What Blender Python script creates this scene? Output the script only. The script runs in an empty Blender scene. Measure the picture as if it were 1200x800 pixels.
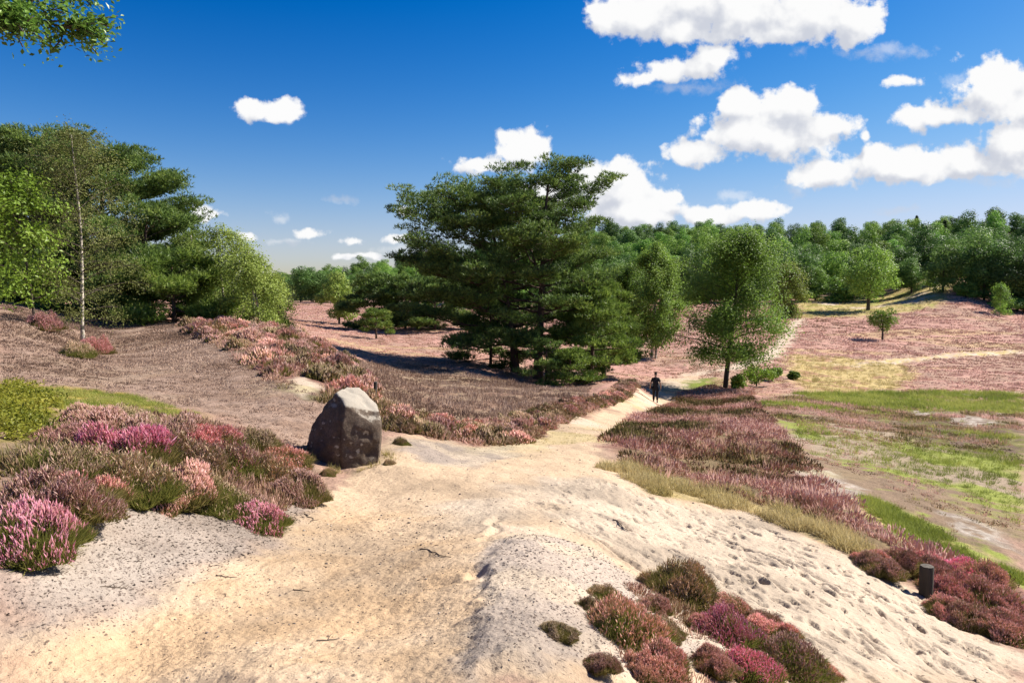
import bpy, math, random
import numpy as np
from mathutils import Vector, Matrix, Euler
PI = math.pi
rad = math.radians
C = bpy.context.scene.collection
scene = bpy.context.scene

# ------------------------------------------------------------------ camera
EYE = np.array((0.0, 0.0, 10.0))
FPX, CX, CY, HY = 850.0, 600.0, 400.0, 335.0          # focal length and horizon of the 1200 x 800 photograph
PITCH = math.atan((CY - HY) / FPX)
cam_d = bpy.data.cameras.new("camera")
cam = bpy.data.objects.new("camera", cam_d)
C.objects.link(cam)
cam.location = EYE
cam.rotation_euler = (PI / 2 - PITCH, 0, 0)
cam_d.sensor_width = 36.0
cam_d.lens = FPX / 1200 * 36
cam_d.clip_start = 0.05
cam_d.clip_end = 6000
scene.camera = cam

# ------------------------------------------------------------------ sky and sun
SUN_EL, SUN_AZ = 42.0, 72.0                           # azimuth clockwise from +Y (the view direction)
EXPOSURE = 1.1
SKY_STRENGTH = 0.105
SUN_STRENGTH = 5.0

sd = bpy.data.lights.new("sun", 'SUN')
sd.energy = SUN_STRENGTH
sd.angle = rad(0.53)
sd.color = (1.0, 0.93, 0.83)
sun = bpy.data.objects.new("sun", sd)
C.objects.link(sun)
to_sun = Vector((math.sin(rad(SUN_AZ)) * math.cos(rad(SUN_EL)), math.cos(rad(SUN_AZ)) * math.cos(rad(SUN_EL)), math.sin(rad(SUN_EL))))
sun.rotation_euler = to_sun.to_track_quat('Z', 'Y').to_euler()
sun.location = (40, 20, 60)


def pray(px, py):
    """direction through a pixel of the photograph, scaled to forward distance 1"""
    a, b = (px - CX) / FPX, (CY - py) / FPX
    dy = b * math.sin(PITCH) + math.cos(PITCH)
    dz = b * math.cos(PITCH) - math.sin(PITCH)
    return a / dy, dz / dy


def nnew(nt, t, **kw):
    n = nt.nodes.new(t)
    for k, v in kw.items():
        setattr(n, k, v)
    return n


def mathn(nt, op, a, b=None, c=None, clamp=False):
    n = nnew(nt, 'ShaderNodeMath', operation=op, use_clamp=clamp)
    for i, v in enumerate((a, b, c)):
        if v is None:
            continue
        if isinstance(v, (int, float)):
            n.inputs[i].default_value = v
        else:
            nt.links.new(v, n.inputs[i])
    return n.outputs[0]


# cumulus clouds, kilometres away, as directions of the sky dome: centre and half-axes (in photograph pixels, turned into slopes)
CLOUDS = [
    (760, 16, 62, 30), (850, 4, 110, 46), (945, 18, 80, 36), (1000, 26, 38, 24), (704, 20, 24, 20), (800, 34, 60, 16), (915, 38, 60, 16),
    (838, 68, 34, 17), (805, 82, 56, 15), (760, 92, 30, 9),
    (868, 124, 26, 24), (925, 132, 42, 30), (900, 158, 96, 28), (820, 178, 40, 19), (968, 146, 42, 16), (1018, 160, 9, 8),
    (1168, 108, 54, 36), (1108, 134, 52, 16), (1068, 140, 26, 15), (1064, 94, 26, 10), (1215, 120, 60, 36),
    (968, 204, 42, 17), (1052, 194, 72, 24), (1130, 188, 60, 22), (1188, 168, 46, 24), (1230, 180, 50, 26),
    (612, 176, 34, 24), (575, 192, 40, 14), (690, 208, 24, 22), (728, 222, 46, 34), (748, 246, 62, 26), (836, 250, 52, 15), (886, 245, 36, 14), (650, 230, 50, 24), (790, 232, 22, 10),
    (300, 129, 24, 13), (334, 126, 19, 14), (316, 129, 36, 11),
    (238, 250, 15, 10), (246, 256, 16, 7), (363, 273, 19, 6), (415, 282, 15, 6), (480, 249, 13, 8), (412, 301, 22, 5), (290, 279, 18, 5), (430, 298, 14, 6), (462, 281, 14, 5),
]
WISPS = [(398, 234, 30, 7), (1050, 246, 34, 8), (938, 60, 14, 7), (935, 222, 22, 12), (500, 232, 40, 8), (330, 252, 20, 8), (810, 100, 60, 12), (1120, 96, 30, 12), (1150, 210, 60, 14), (1040, 60, 70, 10), (470, 292, 40, 8), (860, 228, 40, 10), (330, 282, 40, 6)]


def cloud_group():
    g = bpy.data.node_groups.new("cloud_field", 'ShaderNodeTree')
    g.interface.new_socket("UV", in_out='INPUT', socket_type='NodeSocketVector')
    g.interface.new_socket("Field", in_out='OUTPUT', socket_type='NodeSocketFloat')
    gi, go = g.nodes.new('NodeGroupInput'), g.nodes.new('NodeGroupOutput')
    acc = None
    for (cx, cy, rx, ry) in CLOUDS:
        u, v = pray(cx, cy)
        rx, ry = rx * 1.14, ry * 1.14
        s = nnew(g, 'ShaderNodeVectorMath', operation='SUBTRACT')
        g.links.new(gi.outputs[0], s.inputs[0]); s.inputs[1].default_value = (u, v, 0)
        m = nnew(g, 'ShaderNodeVectorMath', operation='MULTIPLY')
        g.links.new(s.outputs[0], m.inputs[0]); m.inputs[1].default_value = (FPX / rx, FPX / ry, 0)
        l = nnew(g, 'ShaderNodeVectorMath', operation='LENGTH')
        g.links.new(m.outputs[0], l.inputs[0])
        # 1-|d| scaled by the blob's size so that noise erodes small clouds as finely as large ones
        w = mathn(g, 'MULTIPLY', mathn(g, 'SUBTRACT', 1.0, l.outputs['Value']), min(1.0, 0.45 + ry / 45.0))
        acc = w if acc is None else mathn(g, 'SMOOTH_MAX', acc, w, 0.3)
    g.links.new(acc, go.inputs[0])
    return g


def build_world():
    w = bpy.data.worlds.new("World")
    scene.world = w
    w.use_nodes = True
    nt = w.node_tree
    nt.nodes.clear()
    L = nt.links
    out = nnew(nt, 'ShaderNodeOutputWorld')
    bg = nnew(nt, 'ShaderNodeBackground')
    bg.inputs[1].default_value = SKY_STRENGTH
    sky = nnew(nt, 'ShaderNodeTexSky', sky_type='NISHITA')
    sky.sun_disc = False
    sky.sun_elevation = rad(SUN_EL)
    sky.sun_rotation = rad(SUN_AZ)
    sky.altitude = 60
    sky.air_density = 1.0
    sky.dust_density = 0.35
    sky.ozone_density = 3.6
    hs = nnew(nt, 'ShaderNodeHueSaturation')
    hs.inputs['Saturation'].default_value = 1.2
    hs.inputs['Value'].default_value = 1.08
    # deepen the blue overhead, as a polarising filter does
    pre = nnew(nt, 'ShaderNodeVectorMath', operation='SCALE'); pre.inputs['Scale'].default_value = 0.105 * 2 ** 0.85 * 0.98
    gm = nnew(nt, 'ShaderNodeGamma'); gm.inputs[1].default_value = 1.75
    post = nnew(nt, 'ShaderNodeVectorMath', operation='SCALE'); post.inputs['Scale'].default_value = 1.0 / (SKY_STRENGTH * 2 ** EXPOSURE)
    L.new(sky.outputs[0], pre.inputs[0]); L.new(pre.outputs[0], gm.inputs[0]); L.new(gm.outputs[0], post.inputs[0])
    tint = nnew(nt, 'ShaderNodeVectorMath', operation='MULTIPLY'); tint.inputs[1].default_value = (1.0, 0.785, 0.84)
    L.new(post.outputs[0], tint.inputs[0]); L.new(tint.outputs[0], hs.inputs['Color'])
    # soft shoulder towards a pale horizon
    ss = nnew(nt, 'ShaderNodeSeparateXYZ'); L.new(hs.outputs[0], ss.inputs[0])
    sc_ = nnew(nt, 'ShaderNodeCombineXYZ')
    for ch, M in enumerate((0.70, 0.80, 1.02)):
        M = M / (SKY_STRENGTH * 2 ** EXPOSURE)
        e = mathn(nt, 'EXPONENT', mathn(nt, 'MULTIPLY', ss.outputs[ch], -1.2 / M))
        L.new(mathn(nt, 'MULTIPLY', mathn(nt, 'SUBTRACT', 1.0, e), M), sc_.inputs[ch])
    skyc = sc_.outputs[0]
    tc = nnew(nt, 'ShaderNodeTexCoord')
    sx = nnew(nt, 'ShaderNodeSeparateXYZ')
    L.new(tc.outputs['Generated'], sx.inputs[0])
    yy = mathn(nt, 'MAXIMUM', sx.outputs[1], 0.08)
    cb = nnew(nt, 'ShaderNodeCombineXYZ')
    L.new(mathn(nt, 'DIVIDE', sx.outputs[0], yy), cb.inputs[0])
    L.new(mathn(nt, 'DIVIDE', sx.outputs[2], yy), cb.inputs[1])
    # ragged edges: two scales of warp, then fine erosion
    n1 = nnew(nt, 'ShaderNodeTexNoise'); n1.inputs['Scale'].default_value = 17.0; n1.inputs['Detail'].default_value = 3.0
    L.new(cb.outputs[0], n1.inputs['Vector'])
    c1 = nnew(nt, 'ShaderNodeVectorMath', operation='SUBTRACT'); L.new(n1.outputs['Color'], c1.inputs[0]); c1.inputs[1].default_value = (.5, .5, .5)
    s1 = nnew(nt, 'ShaderNodeVectorMath', operation='MULTIPLY'); L.new(c1.outputs[0], s1.inputs[0]); s1.inputs[1].default_value = (0.035, 0.028, 0)
    a1 = nnew(nt, 'ShaderNodeVectorMath', operation='ADD'); L.new(cb.outputs[0], a1.inputs[0]); L.new(s1.outputs[0], a1.inputs[1])
    G = cloud_group()
    g1 = nnew(nt, 'ShaderNodeGroup'); g1.node_tree = G; L.new(a1.outputs[0], g1.inputs[0])
    off = nnew(nt, 'ShaderNodeVectorMath', operation='ADD'); L.new(a1.outputs[0], off.inputs[0]); off.inputs[1].default_value = (0.010, 0.022, 0)
    g2 = nnew(nt, 'ShaderNodeGroup'); g2.node_tree = G; L.new(off.outputs[0], g2.inputs[0])
    n2 = nnew(nt, 'ShaderNodeTexNoise'); n2.inputs['Scale'].default_value = 46.0; n2.inputs['Detail'].default_value = 9.0; n2.inputs['Roughness'].default_value = 0.62
    L.new(cb.outputs[0], n2.inputs['Vector'])
    n3 = nnew(nt, 'ShaderNodeTexNoise'); n3.inputs['Scale'].default_value = 24.0; n3.inputs['Detail'].default_value = 6.0
    L.new(cb.outputs[0], n3.inputs['Vector'])
    vor = nnew(nt, 'ShaderNodeTexVoronoi', feature='SMOOTH_F1'); vor.inputs['Scale'].default_value = 30.0; vor.inputs['Detail'].default_value = 2.0
    L.new(a1.outputs[0], vor.inputs['Vector'])
    er = mathn(nt, 'MULTIPLY', mathn(nt, 'SUBTRACT', n2.outputs[0], 0.5), 1.15)
    bil = mathn(nt, 'MULTIPLY', mathn(nt, 'SUBTRACT', 0.62, vor.outputs['Distance']), 0.55)
    dens = mathn(nt, 'ADD', mathn(nt, 'ADD', g1.outputs[0], er), bil)
    mr = nnew(nt, 'ShaderNodeMapRange', interpolation_type='SMOOTHSTEP')
    L.new(dens, mr.inputs[0]); mr.inputs[1].default_value = -0.05; mr.inputs[2].default_value = 0.29
    # thin wisps
    wacc = None
    for (cx, cy, rx, ry) in WISPS:
        u, v = pray(cx, cy)
        s = nnew(nt, 'ShaderNodeVectorMath', operation='SUBTRACT'); L.new(a1.outputs[0], s.inputs[0]); s.inputs[1].default_value = (u, v, 0)
        m = nnew(nt, 'ShaderNodeVectorMath', operation='MULTIPLY'); L.new(s.outputs[0], m.inputs[0]); m.inputs[1].default_value = (FPX / rx, FPX / ry, 0)
        l = nnew(nt, 'ShaderNodeVectorMath', operation='LENGTH'); L.new(m.outputs[0], l.inputs[0])
        wv = mathn(nt, 'SUBTRACT', 1.0, l.outputs['Value'])
        wacc = wv if wacc is None else mathn(nt, 'MAXIMUM', wacc, wv)
    wd = mathn(nt, 'ADD', wacc, mathn(nt, 'MULTIPLY', mathn(nt, 'SUBTRACT', n2.outputs[0], 0.5), 2.4))
    mw = nnew(nt, 'ShaderNodeMapRange', interpolation_type='SMOOTHSTEP')
    L.new(wd, mw.inputs[0]); mw.inputs[1].default_value = 0.05; mw.inputs[2].default_value = 1.0; mw.inputs[4].default_value = 0.40
    front = mathn(nt, 'GREATER_THAN', sx.outputs[1], 0.1)
    alpha = mathn(nt, 'MULTIPLY', mathn(nt, 'MAXIMUM', mr.outputs[0], mw.outputs[0]), front)
    # cloud brightness: thick and far from the sunward rim = grey-blue underside
    grad = mathn(nt, 'SUBTRACT', g2.outputs[0], g1.outputs[0])
    sh = mathn(nt, 'ADD', mathn(nt, 'MULTIPLY', grad, 1.1), mathn(nt, 'MULTIPLY', mathn(nt, 'SUBTRACT', n3.outputs[0], 0.5), 2.2))
    sh = mathn(nt, 'ADD', sh, mathn(nt, 'MULTIPLY', bil, -1.2))
    ms = nnew(nt, 'ShaderNodeMapRange', interpolation_type='SMOOTHSTEP')
    L.new(sh, ms.inputs[0]); ms.inputs[1].default_value = -0.2; ms.inputs[2].default_value = 0.62
    cc = nnew(nt, 'ShaderNodeMix', data_type='RGBA')
    L.new(ms.outputs[0], cc.inputs[0])
    k = 1.0 / SKY_STRENGTH / (2 ** EXPOSURE)
    cc.inputs[6].default_value = (0.98 * k, 0.98 * k, 0.98 * k, 1)
    cc.inputs[7].default_value = (0.62 * k, 0.65 * k, 0.73 * k, 1)
    mx = nnew(nt, 'ShaderNodeMix', data_type='RGBA')
    L.new(alpha, mx.inputs[0]); L.new(skyc, mx.inputs[6]); L.new(cc.outputs[2], mx.inputs[7])
    L.new(mx.outputs[2], bg.inputs[0])
    # clouds only stand in this part of the sky; elsewhere the plain sky is looked up (and its light is quick to sample)
    plain = nnew(nt, 'ShaderNodeBackground'); plain.inputs[1].default_value = SKY_STRENGTH
    L.new(skyc, plain.inputs[0])
    sep = nnew(nt, 'ShaderNodeSeparateXYZ'); L.new(cb.outputs[0], sep.inputs[0])
    gate = mathn(nt, 'MULTIPLY', mathn(nt, 'LESS_THAN', mathn(nt, 'ABSOLUTE', sep.outputs[0]), 0.86), mathn(nt, 'MULTIPLY', mathn(nt, 'LESS_THAN', sep.outputs[1], 0.52), mathn(nt, 'GREATER_THAN', sep.outputs[1], 0.0)))
    ms2 = nnew(nt, 'ShaderNodeMixShader')
    L.new(mathn(nt, 'MULTIPLY', gate, front), ms2.inputs[0])
    L.new(plain.outputs[0], ms2.inputs[1]); L.new(bg.outputs[0], ms2.inputs[2])
    L.new(ms2.outputs[0], out.inputs[0])
    w.cycles.sampling_method = 'MANUAL'
    w.cycles.sample_map_resolution = 256


build_world()
vs = scene.view_settings
vs.view_transform = 'Standard'
vs.look = 'None'
vs.exposure = EXPOSURE
vs.gamma = 1.0
vs.use_curve_mapping = False
scene.render.engine = 'CYCLES'
cy = scene.cycles
cy.max_bounces = 6
cy.diffuse_bounces = 3
cy.glossy_bounces = 2
cy.transmission_bounces = 4
cy.transparent_max_bounces = 6
cy.use_denoising = True
cy.sample_clamp_indirect = 6.0

# ------------------------------------------------------------------ helpers
def tag(o, label=None, cat=None, group=None, kind=None):
    for k, v in (('label', label), ('category', cat), ('group', group), ('kind', kind)):
        if v:
            o[k] = v
    return o


def empty(name, loc, rz=0.0):
    o = bpy.data.objects.new(name, None)
    C.objects.link(o)
    o.location = loc
    o.rotation_euler = (0, 0, rz)
    o.empty_display_size = 0.2
    return o


def copy_tree(root, loc, rz, scale=(1, 1, 1), tilt=(0, 0)):
    r = root.copy(); C.objects.link(r)
    r.location = loc; r.rotation_euler = (tilt[0], tilt[1], rz); r.scale = scale
    for ch in root.children:
        c = ch.copy(); C.objects.link(c); c.parent = r
        for g in ch.children:
            d = g.copy(); C.objects.link(d); d.parent = c
    return r


class Acc:
    """collects triangles (with one random value per vertex) for one mesh"""
    def __init__(s):
        s.V, s.T, s.A, s.n = [], [], [], 0

    def add(s, V, T, A=None):
        V = np.asarray(V, float).reshape(-1, 3)
        T = np.asarray(T, np.int64).reshape(-1, 3)
        s.V.append(V); s.T.append(T + s.n)
        s.A.append(np.full(len(V), 0.5) if A is None else np.broadcast_to(np.asarray(A, float), (len(V),)))
        s.n += len(V)

    def arrays(s):
        return np.concatenate(s.V), np.concatenate(s.T), np.concatenate(s.A)

    def build(s, name, mat, parent=None, smooth=False):
        V, T, A = s.arrays()
        return link_mesh(name, raw_mesh(name, V, T, A, mat, smooth), parent)


def raw_mesh(name, V, T, A, mat, smooth=False):
    me = bpy.data.meshes.new(name)
    n = len(T)
    me.vertices.add(len(V)); me.vertices.foreach_set('co', np.ascontiguousarray(V, np.float32).ravel())
    me.loops.add(3 * n); me.loops.foreach_set('vertex_index', np.ascontiguousarray(T, np.int32).ravel())
    me.polygons.add(n); me.polygons.foreach_set('loop_start', np.arange(0, 3 * n, 3, dtype=np.int32))
    me.polygons.foreach_set('use_smooth', np.full(n, smooth, dtype=bool))
    if A is not None:
        at = me.attributes.new('var', 'FLOAT', 'POINT'); at.data.foreach_set('value', np.ascontiguousarray(A, np.float32))
    me.update(calc_edges=True)
    if mat:
        me.materials.append(mat)
    return me


def link_mesh(name, me, parent=None):
    o = bpy.data.objects.new(name, me)
    C.objects.link(o)
    if parent is not None:
        o.parent = parent
    return o


def unit(v):
    return v / np.maximum(np.linalg.norm(v, axis=-1, keepdims=True), 1e-9)


def frame(d):
    d = unit(d)
    ref = np.where(np.abs(d[:, 2:3]) > 0.9, np.array([[1.0, 0, 0]]), np.array([[0, 0, 1.0]]))
    u = unit(np.cross(d, ref)); v = np.cross(d, u)
    return d, u, v


def spikes(base, d, length, radius, var, fat=0.45, foot=1.0):
    """three-sided spindles: thin foot, thick middle, pointed tip"""
    n = len(base)
    d, u, v = frame(d)
    ln = np.asarray(length)[:, None]; r = np.asarray(radius)[:, None]
    P = []
    for (t, k) in ((0.0, 0.55), (fat, 1.0)):
        for a in range(3):
            ca, sa = math.cos(a * 2.0944), math.sin(a * 2.0944)
            P.append(base + d * ln * t + (u * ca + v * sa) * r * k)
    P.append(base + d * ln)
    V = np.stack(P, 1).reshape(-1, 3)
    f = np.array([[0, 1, 4], [0, 4, 3], [1, 2, 5], [1, 5, 4], [2, 0, 3], [2, 3, 5], [3, 4, 6], [4, 5, 6], [5, 3, 6]])
    T = (np.arange(n)[:, None, None] * 7 + f[None]).reshape(-1, 3)
    k = np.array([foot] * 3 + [1.0] * 3 + [1.2])
    return V, T, np.clip(np.asarray(var)[:, None] * k[None], 0, 1).reshape(-1)


def blades(base, d, length, width, var, rng, bend=0.0):
    n = len(base)
    d, u, v = frame(d)
    a = rng.uniform(0, 2 * PI, n)[:, None]
    s = u * np.cos(a) + v * np.sin(a)
    ln = np.asarray(length)[:, None]; w = np.asarray(width)[:, None] * 0.5
    if bend:
        o = np.cross(d, s) * ln * bend
        mid = base + d * ln * 0.55 + o * 0.25
        tip = base + d * ln + o
        V = np.stack([base - s * w, base + s * w, mid + s * w * 0.8, mid - s * w * 0.8, tip], 1).reshape(-1, 3)
        f = np.array([[0, 1, 2], [0, 2, 3], [3, 2, 4]])
        k = 5
    else:
        V = np.stack([base - s * w, base + s * w, base + d * ln], 1).reshape(-1, 3)
        f = np.array([[0, 1, 2]]); k = 3
    T = (np.arange(n)[:, None, None] * k + f[None]).reshape(-1, 3)
    return V, T, np.repeat(var, k)


def leaf_cards(c, nrm, size, var, rng, aspect=0.6):
    """pointed four-corner leaves, folded a little along the midrib"""
    n = len(c)
    d, u, v = frame(nrm)
    a = rng.uniform(0, 2 * PI, n)[:, None]
    s = u * np.cos(a) + v * np.sin(a); t = np.cross(d, s)
    h = np.asarray(size)[:, None] * 0.5
    V = np.stack([c - s * h, c + t * h * aspect + d * h * 0.18, c + s * h, c - t * h * aspect + d * h * 0.18], 1).reshape(-1, 3)
    f = np.array([[0, 1, 2], [0, 2, 3]])
    T = (np.arange(n)[:, None, None] * 4 + f[None]).reshape(-1, 3)
    return V, T, np.repeat(var, 4)


def tube(pts, radii, sides=6):
    P = np.asarray(pts, float); n = len(P)
    r = np.asarray(radii, float)
    d = np.gradient(P, axis=0)
    d = unit(d)
    u = np.cross(d[0], [0.31, 0.95, 0.12]); u = u / np.linalg.norm(u)
    rings = []
    for i in range(n):
        u = u - d[i] * np.dot(u, d[i]); u = u / max(np.linalg.norm(u), 1e-9)
        v = np.cross(d[i], u)
        a = np.arange(sides) * 2 * PI / sides
        rings.append(P[i] + (np.cos(a)[:, None] * u + np.sin(a)[:, None] * v) * r[i])
    V = np.concatenate(rings + [P[-1:] + d[-1] * r[-1]])
    T = []
    for i in range(n - 1):
        for k in range(sides):
            a, b = i * sides + k, i * sides + (k + 1) % sides
            T += [(a, b, b + sides), (a, b + sides, a + sides)]
    tip = n * sides
    for k in range(sides):
        T.append(((n - 1) * sides + k, (n - 1) * sides + (k + 1) % sides, tip))
    return V, T


def vnoise(x, y, seed=0):
    xi = np.floor(x).astype(np.int64); yi = np.floor(y).astype(np.int64)
    fx = x - xi; fy = y - yi
    fx = fx * fx * (3 - 2 * fx); fy = fy * fy * (3 - 2 * fy)

    def h(a, b):
        n = (a * 374761393 + b * 668265263 + seed * 974711) & 0xFFFFFFFF
        n = ((n ^ (n >> 13)) * 1274126177) & 0xFFFFFFFF
        return ((n ^ (n >> 16)) & 0xFFFF) / 65535.0
    return (h(xi, yi) * (1 - fx) + h(xi + 1, yi) * fx) * (1 - fy) + (h(xi, yi + 1) * (1 - fx) + h(xi + 1, yi + 1) * fx) * fy


def fbm(x, y, octaves=4, seed=0, gain=0.5):
    s, a, t = 0.0, 1.0, 0.0
    for i in range(octaves):
        s = s + a * vnoise(x, y, seed + i * 17); t += a
        x, y, a = x * 2.03 + 3.7, y * 2.03 + 1.9, a * gain
    return s / t


def smooth(e0, e1, x):
    t = np.clip((x - e0) / (e1 - e0), 0, 1)
    return t * t * (3 - 2 * t)


# ------------------------------------------------------------------ lie of the land: (pixel, pixel, forward distance) of points seen on the ground
CTRL = [
    (600, 800, 3.3), (300, 800, 3.45), (0, 800, 3.6), (450, 740, 4.4), (650, 720, 4.55), (600, 640, 6.4), (450, 640, 7.0), (300, 700, 5.2), (150, 740, 4.4),
    (500, 560, 11.2), (600, 560, 11.6), (700, 560, 12.2), (620, 520, 17.0), (700, 490, 28.0), (768, 471.5, 46.0), (800, 452, 56.0), (812, 441, 63.0),
    (800, 620, 9.6), (900, 680, 7.7), (1000, 740, 6.6), (850, 770, 4.9), (950, 795, 5.0), (1100, 790, 6.1), (1000, 660, 9.3), (1200, 790, 6.7), (1200, 690, 10.2), (720, 660, 6.9),
    (720, 510, 20.0), (850, 560, 15.5), (1000, 610, 12.0), (1085, 697, 9.0),
    (900, 480, 36.0), (1000, 500, 29.0), (1100, 560, 19.0), (1200, 600, 15.8), (1200, 500, 33.0), (1000, 540, 20.5), (1100, 500, 32.0), (850, 505, 24.5), (800, 485, 36.0), (768, 482.5, 36.0), (768, 476.5, 41.0),
    (850, 455, 54.0), (1000, 455, 58.0), (1200, 452, 60.0), (1100, 430, 74.0), (1200, 405, 96.0), (1000, 400, 98.0), (1000, 372, 126.0), (1200, 372, 130.0), (940, 352, 165.0),
    (1110, 322, 165.0), (1060, 345, 160.0), (1200, 362, 150.0), (900, 372, 130.0), (700, 410, 82.0), (760, 395, 100.0), (830, 400, 92.0),
    (97, 405, 30.0), (0, 362, 34.0), (0, 400, 23.0), (200, 383, 36.0), (330, 392, 32.0), (260, 384, 36.0), (400, 432, 25.5), (440, 472, 19.5), (520, 500, 18.8), (370, 412, 29.0),
    (42, 380, 28.0), (360, 460, 17.5), (600, 500, 21.5), (680, 472, 30.0), (745, 452, 44.0),
    (480, 445, 37.0), (560, 435, 46.0), (680, 455, 43.0), (640, 446, 50.0), (420, 412, 52.0), (360, 385, 85.0), (450, 400, 76.0), (400, 380, 112.0), (345, 362, 180.0), (360, 354, 262.0),
    (480, 372, 125.0), (550, 385, 95.0), (620, 400, 85.0), (600, 370, 140.0),
    (250, 450, 18.5), (100, 450, 16.5), (0, 450, 14.6), (300, 482, 15.0), (100, 520, 9.4), (250, 520, 11.0), (0, 560, 6.1), (0, 650, 4.7), (200, 620, 6.4), (300, 605, 7.9), (380, 560, 11.0), (400, 551, 12.0), (450, 520, 13.6), (520, 530, 14.0),
    # forest hills behind
    (700, 348, 200), (700, 314, 290), (700, 288, 380), (850, 345, 205), (850, 308, 290), (850, 285, 370), (1000, 338, 205), (1000, 302, 285), (1000, 279, 360), (1200, 342, 190), (1200, 300, 255), (1200, 268, 330),
    (400, 352, 275), (400, 337, 370), (400, 324, 460), (320, 354, 265), (320, 343, 370), (320, 334, 460), (550, 350, 240), (550, 326, 340), (550, 306, 420),
    (150, 352, 120), (150, 350, 260), (0, 345, 60), (0, 350, 150), (250, 368, 70), (150, 372, 48), (250, 352, 260), (-150, 345, 300), (1350, 300, 300), (1350, 360, 120), (1350, 480, 40), (1350, 640, 15), (1400, 800, 8),
    (-150, 380, 24), (-150, 560, 6), (-200, 800, 3.4), (-150, 350, 80),
]


def ctrl_xyz():
    P = []
    for (px, py, Y) in CTRL:
        sx, sz = pray(px, py)
        P.append((sx * Y, Y, sz * Y))
    for th in (-178, -140, -100, -70, 70, 100, 140):
        side = max(0.0, math.sin(rad(th)))
        for r, z in ((2.5, -1.8), (8, -1.9 - 1.8 * side), (30, -2.0 - 4.5 * side), (120, -2 - 5 * side), (500, 4)):
            P.append((r * math.sin(rad(th)), r * math.cos(rad(th)), z))
    for th in (-40, 0, 40, 90, 180, -90):
        P.append((0.9 * math.sin(rad(th)), 0.9 * math.cos(rad(th)), -1.72))
    for th in (-35, -15, 0, 15, 35):
        P.append((900 * math.sin(rad(th)), 900 * math.cos(rad(th)), 14))
        P.append((2500 * math.sin(rad(th)), 2500 * math.cos(rad(th)), 4))
    return np.array(P)


def _key(x, y):
    r = np.maximum(np.hypot(x, y), 0.6)
    return np.arctan2(x, y) * 3.2, np.log(r)


_CP = ctrl_xyz()
_CK = np.stack(_key(_CP[:, 0], _CP[:, 1]), 1)


def _tps(d2):
    return np.where(d2 > 1e-12, 0.5 * d2 * np.log(np.maximum(d2, 1e-12)), 0.0)


def _solve():
    n = len(_CP)
    d2 = ((_CK[:, None] - _CK[None]) ** 2).sum(2)
    A = np.zeros((n + 3, n + 3))
    A[:n, :n] = _tps(d2) + np.eye(n) * 0.004
    A[:n, n] = 1; A[:n, n + 1:] = _CK
    A[n, :n] = 1; A[n + 1:, :n] = _CK.T
    b = np.zeros(n + 3); b[:n] = _CP[:, 2]
    return np.linalg.solve(A, b)


_W = _solve()


def height(x, y):
    """smooth ground height (world z)"""
    x = np.atleast_1d(np.asarray(x, float)); y = np.atleast_1d(np.asarray(y, float))
    out = np.empty(x.shape)
    n = len(_CP)
    for i in range(0, x.size, 40000):
        xs, ys = x.ravel()[i:i + 40000], y.ravel()[i:i + 40000]
        a, b = _key(xs, ys)
        d2 = (a[:, None] - _CK[None, :, 0]) ** 2 + (b[:, None] - _CK[None, :, 1]) ** 2
        h = _tps(d2) @ _W[:n] + _W[n] + a * _W[n + 1] + b * _W[n + 2]
        r = np.hypot(xs, ys)
        amp = 0.006 * np.minimum(r, 40)
        h = h + (fbm(xs * 0.22 + 5, ys * 0.22, 3, 5) - 0.5) * amp
        out.ravel()[i:i + 40000] = h + EYE[2]
    return out


def hz(x, y):
    return float(height(x, y)[0])


_TS = np.exp(np.linspace(math.log(1.6), math.log(600), 700))


def ground(px, py):
    """world point of the ground seen at a pixel of the photograph"""
    sx, sz = pray(px, py)
    gap = EYE[2] + sz * _TS - height(sx * _TS, _TS)
    k = np.argmax(gap < 0)
    if gap[k] >= 0:
        k = len(_TS) - 1
    if k == 0:
        return sx * _TS[0], _TS[0]
    t = _TS[k - 1] + (_TS[k] - _TS[k - 1]) * gap[k - 1] / (gap[k - 1] - gap[k])
    return sx * t, t


def ground_at(px, Y):
    sx, _ = pray(px, 400)
    x = sx * Y
    return np.array((x, Y, hz(x, Y)))


def poly(pts):
    return np.array([ground(*p) for p in pts])


def pdist(x, y, P):
    """signed distance to a polygon, positive inside"""
    d = np.full(x.shape, 1e9); inside = np.zeros(x.shape, bool)
    for i in range(len(P)):
        (x0, y0), (x1, y1) = P[i - 1], P[i]
        ex, ey = x1 - x0, y1 - y0
        L = ex * ex + ey * ey + 1e-12
        t = np.clip(((x - x0) * ex + (y - y0) * ey) / L, 0, 1)
        d = np.minimum(d, np.hypot(x - x0 - t * ex, y - y0 - t * ey))
        if y1 != y0:
            c = (y0 > y) != (y1 > y)
            inside ^= c & (x < ex * (y - y0) / ey + x0)
    return np.where(inside, d, -d)

# ------------------------------------------------------------------ materials
def base_mat(name):
    m = bpy.data.materials.new(name); m.use_nodes = True
    nt = m.node_tree; nt.nodes.clear()
    return m, nt, nnew(nt, 'ShaderNodeOutputMaterial')


def ramp_mix(nt, fac, cols):
    r = nnew(nt, 'ShaderNodeValToRGB')
    e = r.color_ramp.elements
    while len(e) < len(cols):
        e.new(0.5)
    for i, c in enumerate(cols):
        e[i].position = i / (len(cols) - 1) if len(c) == 3 else c[3]
        e[i].color = (c[0], c[1], c[2], 1)
    nt.links.new(fac, r.inputs[0])
    return r.outputs[0]


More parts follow.
